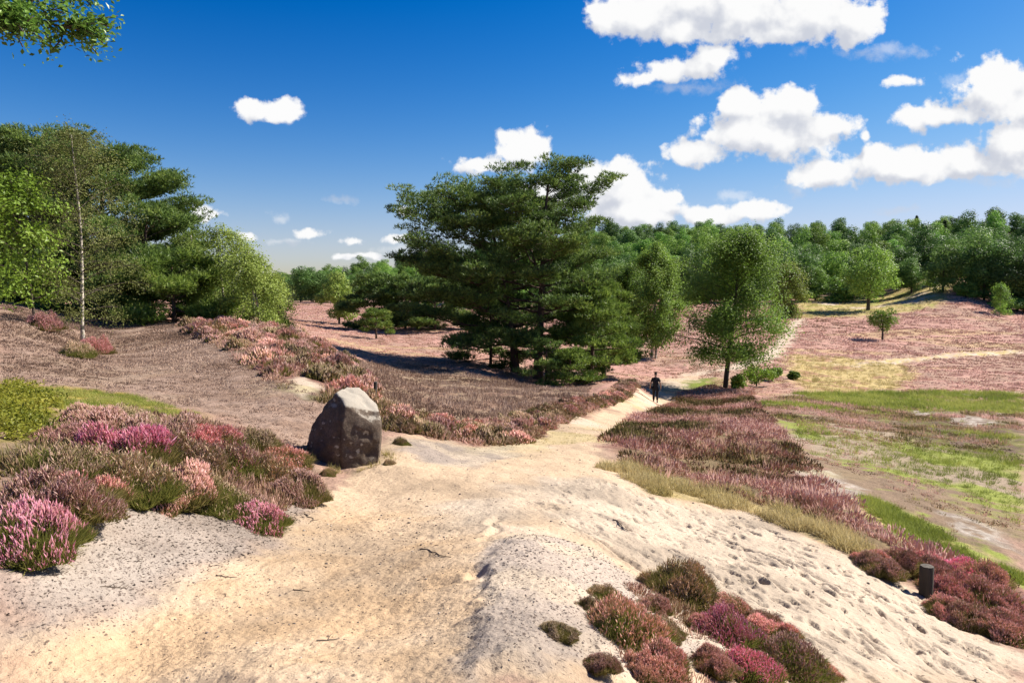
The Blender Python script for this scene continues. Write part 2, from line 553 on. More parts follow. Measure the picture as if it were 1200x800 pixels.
def leaf_mat(name, cols, transl=0.35, rough=0.5, spec=0.25, noise=0.0, hue=0.0):
    """foliage: colour drawn per leaf, a little light through the leaf; hue = variation from copy to copy"""
    m, nt, out = base_mat(name)
    at = nnew(nt, 'ShaderNodeAttribute', attribute_name='var')
    fac = at.outputs['Fac']
    if noise:
        tc = nnew(nt, 'ShaderNodeTexCoord')
        n = nnew(nt, 'ShaderNodeTexNoise'); n.inputs['Scale'].default_value = noise; n.inputs['Detail'].default_value = 2
        nt.links.new(tc.outputs['Object'], n.inputs['Vector'])
        fac = mathn(nt, 'ADD', mathn(nt, 'MULTIPLY', fac, 0.6), mathn(nt, 'MULTIPLY', mathn(nt, 'SUBTRACT', n.outputs[0], 0.28), 0.9), clamp=True)
    col = ramp_mix(nt, fac, cols)
    if hue:
        oi = nnew(nt, 'ShaderNodeObjectInfo')
        h = nnew(nt, 'ShaderNodeHueSaturation')
        nt.links.new(mathn(nt, 'ADD', 0.5 - hue * 0.5, mathn(nt, 'MULTIPLY', oi.outputs['Random'], hue)), h.inputs['Hue'])
        r2 = mathn(nt, 'FRACT', mathn(nt, 'MULTIPLY', oi.outputs['Random'], 7.31))
        nt.links.new(mathn(nt, 'ADD', 0.72, mathn(nt, 'MULTIPLY', r2, 0.56)), h.inputs['Value'])
        nt.links.new(col, h.inputs['Color']); col = h.outputs[0]
    p = nnew(nt, 'ShaderNodeBsdfPrincipled')
    nt.links.new(col, p.inputs['Base Color'])
    p.inputs['Roughness'].default_value = rough
    p.inputs['Specular IOR Level'].default_value = spec
    if transl > 0:
        t = nnew(nt, 'ShaderNodeBsdfTranslucent')
        nt.links.new(col, t.inputs[0])
        mx = nnew(nt, 'ShaderNodeMixShader'); mx.inputs[0].default_value = transl
        nt.links.new(p.outputs[0], mx.inputs[1]); nt.links.new(t.outputs[0], mx.inputs[2])
        nt.links.new(mx.outputs[0], out.inputs[0])
    else:
        nt.links.new(p.outputs[0], out.inputs[0])
    return m


def bark_mat(name, cols, scale=6.0, stretch=(1, 1, 0.3), bump=0.4, pos=None):
    m, nt, out = base_mat(name)
    tc = nnew(nt, 'ShaderNodeTexCoord')
    mp = nnew(nt, 'ShaderNodeMapping'); mp.inputs['Scale'].default_value = stretch
    nt.links.new(tc.outputs['Object'], mp.inputs[0])
    n = nnew(nt, 'ShaderNodeTexNoise'); n.inputs['Scale'].default_value = scale; n.inputs['Detail'].default_value = 6; n.inputs['Roughness'].default_value = 0.65
    nt.links.new(mp.outputs[0], n.inputs['Vector'])
    col = ramp_mix(nt, n.outputs[0], cols)
    p = nnew(nt, 'ShaderNodeBsdfPrincipled'); p.inputs['Roughness'].default_value = 0.85; p.inputs['Specular IOR Level'].default_value = 0.2
    nt.links.new(col, p.inputs['Base Color'])
    b = nnew(nt, 'ShaderNodeBump'); b.inputs['Strength'].default_value = bump; b.inputs['Distance'].default_value = 0.03
    nt.links.new(n.outputs[0], b.inputs['Height']); nt.links.new(b.outputs[0], p.inputs['Normal'])
    nt.links.new(p.outputs[0], out.inputs[0])
    return m


def ground_mat():
    m, nt, out = base_mat("ground_cover")
    L = nt.links
    ca = nnew(nt, 'ShaderNodeAttribute', attribute_name='col')
    sa = nnew(nt, 'ShaderNodeAttribute', attribute_name='sand')
    fa = nnew(nt, 'ShaderNodeAttribute', attribute_name='litter')
    tc = nnew(nt, 'ShaderNodeTexCoord')

    def noise(scale, det, rough=0.55):
        n = nnew(nt, 'ShaderNodeTexNoise'); n.inputs['Scale'].default_value = scale; n.inputs['Detail'].default_value = det; n.inputs['Roughness'].default_value = rough
        L.new(tc.outputs['Object'], n.inputs['Vector'])
        return n.outputs[0]
    n1, n2, n3 = noise(2.3, 6, 0.62), noise(21, 5, 0.65), noise(120, 3, 0.6)
    # tone variation, stronger off the sand
    v = mathn(nt, 'ADD', mathn(nt, 'MULTIPLY', mathn(nt, 'SUBTRACT', n1, 0.5), 0.75), mathn(nt, 'MULTIPLY', mathn(nt, 'SUBTRACT', n2, 0.5), 0.95))
    v = mathn(nt, 'ADD', v, mathn(nt, 'MULTIPLY', mathn(nt, 'SUBTRACT', n3, 0.5), 0.5))
    amp = mathn(nt, 'SUBTRACT', 1.5, mathn(nt, 'MULTIPLY', sa.outputs['Fac'], 0.95))
    val = mathn(nt, 'ADD', 1.0, mathn(nt, 'MULTIPLY', v, amp))
    mul = nnew(nt, 'ShaderNodeVectorMath', operation='SCALE')
    L.new(ca.outputs['Color'], mul.inputs[0]); L.new(mathn(nt, 'MAXIMUM', val, 0.25), mul.inputs['Scale'])
    # dark flakes of twig and litter lying in the sand
    def flakes(scale, stretch, th):
        mp = nnew(nt, 'ShaderNodeMapping'); mp.inputs['Scale'].default_value = stretch; mp.inputs['Rotation'].default_value = (0, 0, 0.6)
        L.new(tc.outputs['Object'], mp.inputs[0])
        w = nnew(nt, 'ShaderNodeTexVoronoi'); w.inputs['Scale'].default_value = scale; w.inputs['Randomness'].default_value = 1.0
        L.new(mp.outputs[0], w.inputs['Vector'])
        sep = nnew(nt, 'ShaderNodeSeparateColor'); L.new(w.outputs['Color'], sep.inputs[0])
        dens = mathn(nt, 'LESS_THAN', sep.outputs[0], mathn(nt, 'MULTIPLY', fa.outputs['Fac'], 0.75))
        return mathn(nt, 'MULTIPLY', mathn(nt, 'LESS_THAN', w.outputs['Distance'], mathn(nt, 'MULTIPLY', sep.outputs[1], th)), dens)
    fl = mathn(nt, 'MAXIMUM', flakes(46, (1, 0.5, 1), 0.45), flakes(85, (0.45, 1, 1), 0.5))
    fm = nnew(nt, 'ShaderNodeMix', data_type='RGBA')
    L.new(mathn(nt, 'MULTIPLY', fl, 0.8), fm.inputs[0]); L.new(mul.outputs[0], fm.inputs[6]); fm.inputs[7].default_value = (0.085, 0.06, 0.048, 1)
    p = nnew(nt, 'ShaderNodeBsdfPrincipled'); p.inputs['Roughness'].default_value = 0.95; p.inputs['Specular IOR Level'].default_value = 0.1
    L.new(fm.outputs[2], p.inputs['Base Color'])
    b1 = nnew(nt, 'ShaderNodeBump'); b1.inputs['Strength'].default_value = 0.7; b1.inputs['Distance'].default_value = 0.03
    L.new(n2, b1.inputs['Height'])
    b2 = nnew(nt, 'ShaderNodeBump'); b2.inputs['Strength'].default_value = 0.6; b2.inputs['Distance'].default_value = 0.006
    L.new(mathn(nt, 'ADD', n3, mathn(nt, 'MULTIPLY', fl, 0.6)), b2.inputs['Height']); L.new(b1.outputs[0], b2.inputs['Normal'])
    L.new(b2.outputs[0], p.inputs['Normal'])
    L.new(p.outputs[0], out.inputs[0])
    return m


# ------------------------------------------------------------------ what covers the ground: outlines as seen in the photograph, laid on the land
PATH = [(0, 748), (60, 738), (160, 702), (260, 662), (330, 628), (385, 585), (425, 545), (452, 512), (480, 508), (520, 520), (575, 524), (612, 520), (640, 503), (700, 480), (748, 458), (775, 446), (805, 437),
        (832, 434), (812, 447), (795, 458), (772, 478), (735, 490), (706, 507), (700, 525), (722, 552), (762, 577), (832, 592), (890, 602), (960, 637), (1030, 672), (1100, 702), (1199, 768), (1199, 799), (600, 799), (0, 799)]
LITTER_BANK = [(0, 655), (50, 612), (120, 580), (220, 592), (300, 604), (352, 590), (380, 592), (330, 630), (260, 664), (160, 704), (60, 742), (0, 750)]
MOUND = [(546, 799), (552, 735), (556, 690), (572, 655), (598, 630), (650, 630), (706, 650), (760, 690), (820, 735), (880, 775), (915, 799)]
PALE_SLOPE = [(700, 560), (760, 580), (890, 605), (960, 640), (1100, 705), (1199, 772), (1199, 799), (930, 799), (820, 715), (720, 648), (640, 600), (640, 560)]
ORANGE = [(0, 760), (150, 715), (300, 650), (400, 600), (520, 600), (560, 650), (545, 799), (0, 799)]
GREY_STEP = [(455, 512), (520, 522), (600, 524), (612, 534), (560, 548), (490, 538)]
RIDGE_GAP = [(338, 446), (360, 442), (372, 452), (368, 468), (350, 462)]
STRAW_FRINGE = [(700, 548), (730, 540), (760, 552), (850, 572), (930, 602), (1015, 640), (1040, 668), (960, 634), (890, 604), (830, 592), (765, 578)]
STRIP = [(706, 515), (735, 491), (775, 478), (795, 460), (830, 452), (880, 455), (892, 480), (930, 520), (965, 560), (1015, 603), (1100, 650), (1199, 690), (1199, 752), (1130, 712), (1060, 674), (1010, 648), (950, 612), (880, 588), (800, 575), (740, 552)]
BAND = [(440, 502), (446, 470), (470, 482), (520, 497), (600, 491), (680, 470), (748, 452), (742, 462), (690, 482), (640, 503), (612, 520), (560, 522), (500, 512)]
GREY_HEATH = [(402, 417), (480, 424), (560, 440), (690, 452), (690, 466), (600, 489), (520, 495), (470, 480), (440, 462)]
GREEN_HOLLOW = [(885, 470), (940, 460), (1050, 458), (1199, 458), (1199, 672), (1100, 640), (1020, 598), (968, 556), (930, 512)]
SAND_FLATS = [[(1108, 490), (1140, 487), (1172, 494), (1150, 500), (1115, 496)], [(905, 507), (930, 508), (956, 514), (925, 514)], [(1060, 480), (1090, 480), (1100, 487), (1075, 487)],
              [(935, 548), (975, 552), (1030, 588), (1000, 590), (955, 570)], [(1110, 605), (1150, 615), (1199, 640), (1199, 655), (1140, 630)]]
DARK_HOLLOW = [(1010, 478), (1090, 470), (1110, 486), (1199, 500), (1199, 545), (1120, 530), (1050, 505)]
GREEN_EDGE = [(1000, 575), (1060, 600), (1130, 640), (1199, 672), (1199, 690), (1100, 652), (1020, 610)]
STRAW_FAR = [(925, 415), (985, 418), (1060, 428), (1075, 442), (1050, 456), (990, 462), (945, 458), (925, 440)]
FAR_PATH = [(832, 434), (865, 424), (893, 414), (912, 396), (922, 380), (935, 372), (945, 374), (935, 385), (928, 402), (915, 418), (880, 430), (850, 437)]
FAR_TRACK = [(985, 424), (1040, 421), (1120, 413), (1199, 409), (1199, 413), (1120, 418), (1050, 426), (990, 429)]
HILL_GRASS = [(930, 355), (960, 350), (1000, 349), (1050, 340), (1095, 326), (1112, 316), (1128, 318), (1118, 340), (1100, 358), (1060, 366), (1010, 370), (940, 372)]
HILL_SAND = [(940, 352), (1000, 347), (1050, 352), (1085, 340), (1112, 318), (1122, 318), (1105, 342), (1050, 362), (980, 360)]
BIRCH_GREEN = [(770, 452), (800, 444), (835, 444), (845, 454), (810, 460)]
MOSS_STRIP = [(0, 448), (60, 452), (150, 462), (235, 485), (225, 492), (150, 484), (60, 478), (0, 480)]
YELLOW_HERB = [(0, 450), (50, 462), (84, 486), (58, 506), (28, 520), (0, 530)]
LEFT_HEATHER = [(0, 540), (60, 500), (140, 486), (230, 496), (330, 520), (368, 560), (330, 605), (300, 622), (250, 604), (130, 580), (50, 610), (0, 655)]
BROWN_HILL = [(0, 352), (100, 360), (200, 378), (262, 394), (330, 440), (378, 470), (398, 500), (375, 535), (335, 535), (250, 486), (150, 462), (60, 452), (0, 446)]
RIDGE = [(205, 384), (262, 380), (335, 392), (385, 412), (432, 440), (447, 470), (440, 502), (405, 474), (365, 472), (330, 455), (275, 415)]
ROADS = {}


def world_polys():
    out = {}
    for k, v in list(globals().items()):
        if k.isupper() and isinstance(v, list) and v and isinstance(v[0], tuple) and len(v[0]) == 2 and k not in ('CLOUDS', 'WISPS', 'CTRL'):
            out[k] = poly(v)
    out['SAND_FLATS'] = [poly(v) for v in SAND_FLATS]
    return out


WP = world_polys()
YEL = np.array((0.455, 0.338, 0.225)); PALE = np.array((0.45, 0.365, 0.275)); GREYSAND = np.array((0.275, 0.225, 0.185)); ORG = np.array((0.45, 0.313, 0.188))
PINK = np.array((0.36, 0.205, 0.165)); DUSTY = np.array((0.27, 0.175, 0.13)); BROWN = np.array((0.22, 0.148, 0.108)); OLIVE = np.array((0.15, 0.125, 0.05))
GREEN = np.array((0.20, 0.225, 0.05)); STRAW = np.array((0.40, 0.31, 0.14)); GREYHEATH = np.array((0.22, 0.16, 0.108)); WHITE = np.array((0.45, 0.41, 0.355)); FLOOR = np.array((0.045, 0.05, 0.02))


def cover(x, y):
    """albedo, sandiness and litter density of the ground at world x, y"""
    r = np.hypot(x, y)
    wob = np.minimum(0.02 * r + 0.12, 1.6)
    wx = x + (fbm(x * 1.3, y * 1.3, 3, 31) - 0.5) * wob * 2.0 + (fbm(x * 6, y * 6, 3, 32) - 0.5) * 0.22
    wy = y + (fbm(x * 1.3, y * 1.3, 3, 33) - 0.5) * wob * 2.6 + (fbm(x * 6, y * 6, 3, 34) - 0.5) * 0.26
    big = fbm(x * 0.09, y * 0.09, 4, 41); mid = fbm(x * 0.5, y * 0.5, 4, 42); fine = fbm(x * 2.2, y * 2.2, 4, 43)
    col = np.empty(x.shape + (3,)); sand = np.zeros(x.shape); lit = np.zeros(x.shape)
    t = smooth(0.42, 0.62, big * 0.55 + mid * 0.45)[..., None]
    col[:] = PINK * (1 - t) + DUSTY * 1.12 * t
    near = smooth(45, 25, r)[..., None]
    col[:] = col * (1 - near) + DUSTY * near

    def lay(name, c, soft=None, s=0.0, l=0.0, gate=None, P=None):
        P = WP[name] if P is None else P
        m = 0.03 * r.max()
        lo, hi = P.min(0) - 4, P.max(0) + 4
        k = np.nonzero((x > lo[0]) & (x < hi[0]) & (y > lo[1]) & (y < hi[1]))[0]
        if len(k) == 0:
            return
        w = np.minimum(0.012 * r[k] + 0.06, 1.2) if soft is None else soft
        a = smooth(-w, w, pdist(wx[k], wy[k], P))
        if gate is not None:
            a = a * gate[k]
        a3 = a[:, None]
        cc = c[k] if getattr(c, 'ndim', 1) == 2 else c
        col[k] = col[k] * (1 - a3) + cc * a3
        sand[k] = sand[k] * (1 - a) + s * a
        lit[k] = lit[k] * (1 - a) + l * a

    def two(a, b, f, lo=0.4, hi=0.6):
        q = smooth(lo, hi, f)[..., None]
        return a * (1 - q) + b * q
    # darker forest floor under the far woods
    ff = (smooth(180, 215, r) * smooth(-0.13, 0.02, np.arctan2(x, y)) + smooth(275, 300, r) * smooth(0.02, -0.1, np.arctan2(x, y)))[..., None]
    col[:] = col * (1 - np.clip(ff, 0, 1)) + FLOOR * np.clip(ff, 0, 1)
    # thin bare streaks through the far heath
    st = smooth(0.60, 0.66, fbm(x * 0.05 + 9, y * 0.22, 3, 51)) * smooth(45, 60, r) * smooth(170, 120, r) * 0.5
    col[:] = col * (1 - st[..., None]) + STRAW * 0.9 * st[..., None]
    lay('BROWN_HILL', two(BROWN, np.array((0.27, 0.19, 0.145)), fine), s=0.15, l=0.9)
    lay('RIDGE', two(np.array((0.17, 0.09, 0.07)), np.array((0.12, 0.1, 0.055)), mid))
    lay('GREY_HEATH', two(GREYHEATH, np.array((0.19, 0.12, 0.085)), mid), s=0.1)
    lay('BAND', two(np.array((0.18, 0.10, 0.07)), OLIVE, mid))
    lay('MOSS_STRIP', two(np.array((0.21, 0.17, 0.04)), np.array((0.2, 0.14, 0.08)), fine))
    lay('YELLOW_HERB', np.array((0.14, 0.12, 0.03)))
    lay('LEFT_HEATHER', two(np.array((0.16, 0.115, 0.08)), np.array((0.12, 0.1, 0.05)), fine), l=0.6)
    lay('STRIP', two(np.array((0.19, 0.10, 0.075)), np.array((0.15, 0.11, 0.06)), mid))
    patch = fbm(x * 0.16 + y * 0.05, y * 0.11, 4, 61)
    g = two(np.array((0.19, 0.135, 0.09)), GREEN, patch * 0.7 + fine * 0.3, 0.39, 0.48)
    g = two(g, np.array((0.27, 0.21, 0.15)), fbm(x * 0.3 + 7, y * 0.18, 4, 62), 0.6, 0.68)
    lay('GREEN_HOLLOW', g, s=0.2)
    lay('DARK_HOLLOW', two(np.array((0.13, 0.09, 0.065)), np.array((0.13, 0.12, 0.04)), fine))
    lay('GREEN_EDGE', two(GREEN, STRAW * 0.8, fine))
    for P in WP['SAND_FLATS']:
        lay('', two(WHITE, GREYSAND, fine), s=0.8, l=0.3, P=P, gate=smooth(0.3, 0.5, fine))
    lay('STRAW_FAR', two(STRAW, np.array((0.30, 0.17, 0.11)), mid, 0.5, 0.68))
    lay('FAR_TRACK', two(STRAW * 1.1, PALE, fine), soft=0.7)
    lay('HILL_GRASS', two(np.array((0.27, 0.26, 0.07)), STRAW, mid), soft=2.0)
    lay('HILL_SAND', PALE * 0.95, soft=1.2, gate=smooth(0.45, 0.6, fbm(x * 0.12, y * 0.3, 3, 63)))
    lay('FAR_PATH', PALE * 1.0, soft=0.5, s=1.0)
    lay('BIRCH_GREEN', np.array((0.14, 0.17, 0.03)), soft=0.8)
    lay('STRAW_FRINGE', two(STRAW * 0.8, np.array((0.30, 0.235, 0.12)), fine), s=0.3)
    lay('PATH', two(YEL, PALE, big * 0.4 + mid * 0.6, 0.42, 0.6), s=1.0, l=0.06)
    lay('PALE_SLOPE', two(PALE, PALE * 0.9, fine), soft=0.35, s=1.0, l=0.07)
    lay('ORANGE', two(ORG, YEL, mid * 0.6 + fine * 0.4, 0.38, 0.62), soft=0.5, s=1.0, l=0.10)
    lay('GREY_STEP', two(GREYSAND, PALE * 0.85, fine), s=1.0, l=0.35)
    lay('RIDGE_GAP', PALE * 0.9, s=1.0, l=0.2)
    lay('LITTER_BANK', two(GREYSAND, np.array((0.32, 0.27, 0.225)), mid), soft=0.3, s=0.9, l=0.8)
    lay('MOUND', two(np.array((0.365, 0.30, 0.245)), PALE * 0.95, fine * 0.6 + mid * 0.4), soft=0.10, s=0.95, l=0.55)
    # damp and worn patches on the sand, grassy tufts of the fork
    w = smooth(0.55, 0.72, fbm(x * 0.8 + 3, y * 0.55, 4, 71)) * sand * 0.22
    col *= (1 - w)[..., None]
    gp = smooth(0.60, 0.68, fbm(x * 0.5, y * 0.33 + 4, 3, 73)) * sand * smooth(13, 18, r) * smooth(60, 40, r) * 0.35
    col[:] = col * (1 - gp[..., None]) + np.array((0.36, 0.32, 0.11)) * gp[..., None]
    return col, sand, lit


def relief(x, y, sand):
    """small forms of the ground: sand ripples, footprints, ruts, the mound's broken edge"""
    r = np.hypot(x, y)
    near = smooth(30, 12, r)
    dz = (fbm(x * 1.1, y * 1.1, 3, 81) - 0.5) * 0.10 * near
    dz = dz + (fbm(x * 5, y * 5, 4, 82) - 0.5) * (0.075 - 0.035 * sand) * near
    dz = dz + (fbm(x * 22, y * 22, 3, 83) - 0.5) * 0.016 * smooth(14, 8, r)
    dz = dz + (fbm(x * 0.9, y * 0.9, 3, 84) - 0.5) * 0.35 * (1 - sand) * smooth(20, 40, r) * smooth(300, 100, r)
    P = WP['MOUND']
    k = np.nonzero((r < 9) & (y > 1))[0]
    if len(k):
        wx = x[k] + (fbm(x[k] * 3, y[k] * 3, 3, 85) - 0.5) * 0.3
        wy = y[k] + (fbm(x[k] * 3, y[k] * 3, 3, 86) - 0.5) * 0.3
        d = pdist(wx, wy, P)
        left = smooth(0.55, -0.35, x[k])
        dz[k] += (smooth(-0.05, 0.12, d) * 0.055 * left + smooth(-0.35, 0.5, d) * 0.08 * (1 - left))
    rng = np.random.default_rng(12)
    # footprints, many on the pale slope, few on the track
    fx, fy, fa, fl, fd = [], [], [], [], []

    def prints(P, n, ang, spread, lr, dr):
        lo, hi = P.min(0), P.max(0); c = 0
        while c < n:
            q = rng.uniform(lo, hi, (400, 2)); q = q[pdist(q[:, 0], q[:, 1], P) > 0.05][: n - c]
            c += len(q)
            fx.extend(q[:, 0]); fy.extend(q[:, 1]); fa.extend(ang + rng.normal(0, spread, len(q))); fl.extend(rng.uniform(*lr, len(q))); fd.extend(rng.uniform(*dr, len(q)))
    a = np.array(ground(720, 590)); b = np.array(ground(1000, 745)); ang = math.atan2(*(b - a)[::-1])
    prints(WP['PALE_SLOPE'], 520, ang, 0.25, (0.08, 0.32), (0.014, 0.052))
    prints(WP['PATH'], 130, ang, 0.9, (0.10, 0.28), (0.006, 0.022))
    prints(WP['MOUND'], 70, ang, 1.2, (0.06, 0.2), (0.006, 0.022))
    kk = np.nonzero((r < 34) & (y > 1))[0]
    order = np.argsort(x[kk]); kx = x[kk][order]; kk = kk[order]
    for X, Y, A, Ln, D in zip(fx, fy, fa, fl, fd):
        i0, i1 = np.searchsorted(kx, (X - Ln * 1.5, X + Ln * 1.5))
        j = kk[i0:i1]; j = j[np.abs(y[j] - Y) < Ln * 1.5]
        if not len(j):
            continue
        u = (x[j] - X) * math.cos(A) + (y[j] - Y) * math.sin(A); v = -(x[j] - X) * math.sin(A) + (y[j] - Y) * math.cos(A)
        q = np.sqrt((u / (Ln * 0.5)) ** 2 + (v / (Ln * 0.17 + 0.015)) ** 2)
        D = D * (0.35 + 0.65 * smooth(1.2, 3.6, X))
        dz[j] += -D * smooth(1.0, 0.55, q) + D * 0.22 * np.exp(-((q - 1.25) / 0.28) ** 2)
    # long drag marks and wheel ruts running down the slope
    for (p0, p1, w, d) in (((700, 600), (870, 690), 0.04, 0.055), ((735, 602), (845, 660), 0.035, 0.05), ((620, 585), (1010, 790), 0.05, 0.035), ((850, 655), (1060, 780), 0.045, 0.05), ((880, 640), (1140, 780), 0.05, 0.045), ((760, 625), (980, 770), 0.04, 0.04), ((585, 600), (548, 690), 0.05, 0.03), ((660, 610), (900, 760), 0.04, 0.04), ((800, 610), (1000, 705), 0.035, 0.045), ((900, 640), (1080, 730), 0.04, 0.045), ((980, 745), (1090, 799), 0.07, 0.05)):
        (x0, y0), (x1, y1) = ground(*p0), ground(*p1)
        ex, ey = x1 - x0, y1 - y0; L2 = ex * ex + ey * ey
        j = kk[(x[kk] > min(x0, x1) - .5) & (x[kk] < max(x0, x1) + .5) & (y[kk] > min(y0, y1) - .5) & (y[kk] < max(y0, y1) + .5)]
        t = ((x[j] - x0) * ex + (y[j] - y0) * ey) / L2
        s = ((x[j] - x0) * ey - (y[j] - y0) * ex) / math.sqrt(L2) + (fbm(t * 6 + p0[0], t * 0, 3, 91) - 0.5) * 0.22
        brk = smooth(0.40, 0.52, fbm(t * 9 + p0[1], t * 0 + 2, 2, 92))
        dz[j] += (-d * np.exp(-(s / w) ** 2) + d * 0.5 * np.exp(-((s - w * 2) / w) ** 2)) * smooth(0, 0.06, t) * smooth(1, 0.94, t) * brk
    return dz


def build_ground():
    th = np.concatenate([np.linspace(rad(-38.5), rad(38.5), 800), np.linspace(rad(38.5), rad(321.5), 90)[1:-1]])
    rr = np.concatenate([np.linspace(0.25, 2.2, 16)[:-1], np.exp(np.arange(math.log(2.2), math.log(24), 0.0042)), np.exp(np.linspace(math.log(24), math.log(420), 300)), np.exp(np.linspace(math.log(460), math.log(4500), 16))])
    T_, R_ = np.meshgrid(th, rr)
    x, y = (R_ * np.sin(T_)).ravel(), (R_ * np.cos(T_)).ravel()
    z = height(x, y)
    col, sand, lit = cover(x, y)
    z = z + relief(x, y, sand)
    nt, nr = len(th), len(rr)
    V = np.stack([x, y, z], 1)
    V = np.concatenate([V, [[0, 0, z[:nt].mean()]]])
    i = np.arange(nr - 1)[:, None] * nt; j = np.arange(nt)[None]; jn = (j + 1) % nt
    a, b, c, d = i + j, i + jn, i + nt + jn, i + nt + j
    # angle grows clockwise: order for an upward normal
    T = np.concatenate([np.stack([a, d, c], -1).reshape(-1, 3), np.stack([a, c, b], -1).reshape(-1, 3)])
    cen = len(V) - 1
    T = np.concatenate([T, np.stack([np.full(nt, cen), np.arange(nt), (np.arange(nt) + 1) % nt], 1)])
    me = raw_mesh("ground", V, T, None, ground_mat(), smooth=True)
    ca = me.attributes.new('col', 'FLOAT_COLOR', 'POINT')
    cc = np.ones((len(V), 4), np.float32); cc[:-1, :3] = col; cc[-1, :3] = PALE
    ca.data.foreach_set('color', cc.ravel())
    for nm, arr in (('sand', sand), ('litter', lit)):
        at = me.attributes.new(nm, 'FLOAT', 'POINT'); at.data.foreach_set('value', np.append(arr, 0).astype(np.float32))
    o = link_mesh("ground", me)
    tag(o, "sandy heath ground with pale paths, brown slope and pink heath running to the woods", None, kind='structure')
    return o


build_ground()

# ------------------------------------------------------------------ heather and grass
M = {}
M['heather_pink'] = leaf_mat("heather_flowers_pink", [(0.3264, 0.28, 0.1276), (0.561, 0.3696, 0.2552), (0.714, 0.4536, 0.3886), (0.816, 0.5936, 0.5336)], 0.45, 0.7, 0.15, hue=0.012)
M['heather_magenta'] = leaf_mat("heather_flowers_magenta", [(0.4284, 0.28, 0.1856), (0.714, 0.336, 0.3596), (0.816, 0.3696, 0.4872), (0.8568, 0.5264, 0.6148)], 0.45, 0.7, 0.15, hue=0.012)
M['heather_rose'] = leaf_mat("heather_flowers_rose", [(0.36, 0.28, 0.13), (0.62, 0.36, 0.29), (0.76, 0.42, 0.41), (0.82, 0.54, 0.52)], 0.45, 0.7, 0.15, hue=0.012)
M['heather_brown'] = leaf_mat("heather_flowers_faded", [(0.2652, 0.2352, 0.0928), (0.3876, 0.3024, 0.1624), (0.5304, 0.3864, 0.2552), (0.6528, 0.4816, 0.3828)], 0.4, 0.75, 0.15, hue=0.012)
M['heather_leaf'] = leaf_mat("heather_foliage", [(0.10, 0.095, 0.022), (0.20, 0.18, 0.05), (0.32, 0.235, 0.10)], 0.35, 0.75, 0.15)
M['heather_green'] = leaf_mat("heather_green_foliage", [(0.09, 0.105, 0.02), (0.18, 0.19, 0.04), (0.30, 0.27, 0.08)], 0.4, 0.75, 0.15)
M['carpet'] = leaf_mat("heather_carpet_mix", [(0.13, 0.115, 0.035, 0.0), (0.24, 0.185, 0.075, 0.22), (0.40, 0.265, 0.16, 0.42), (0.56, 0.355, 0.27, 0.7), (0.69, 0.46, 0.39, 1.0)], 0.35, 0.75, 0.15)
M['litter'] = leaf_mat("dry_heather_litter", [(0.16, 0.105, 0.075), (0.31, 0.21, 0.155), (0.48, 0.36, 0.28)], 0.2, 0.85, 0.15)
M['grass_green'] = leaf_mat("short_grass", [(0.134, 0.168, 0.0275), (0.247, 0.2912, 0.0495), (0.381, 0.3808, 0.099)], 0.4, 0.6, 0.2)
M['grass_straw'] = leaf_mat("straw_grass", [(0.26, 0.22, 0.07), (0.42, 0.34, 0.14), (0.54, 0.44, 0.22)], 0.35, 0.6, 0.2)
M['herb'] = leaf_mat("yellow_green_herb", [(0.12, 0.14, 0.015), (0.23, 0.24, 0.025), (0.34, 0.31, 0.05)], 0.4, 0.5, 0.25)


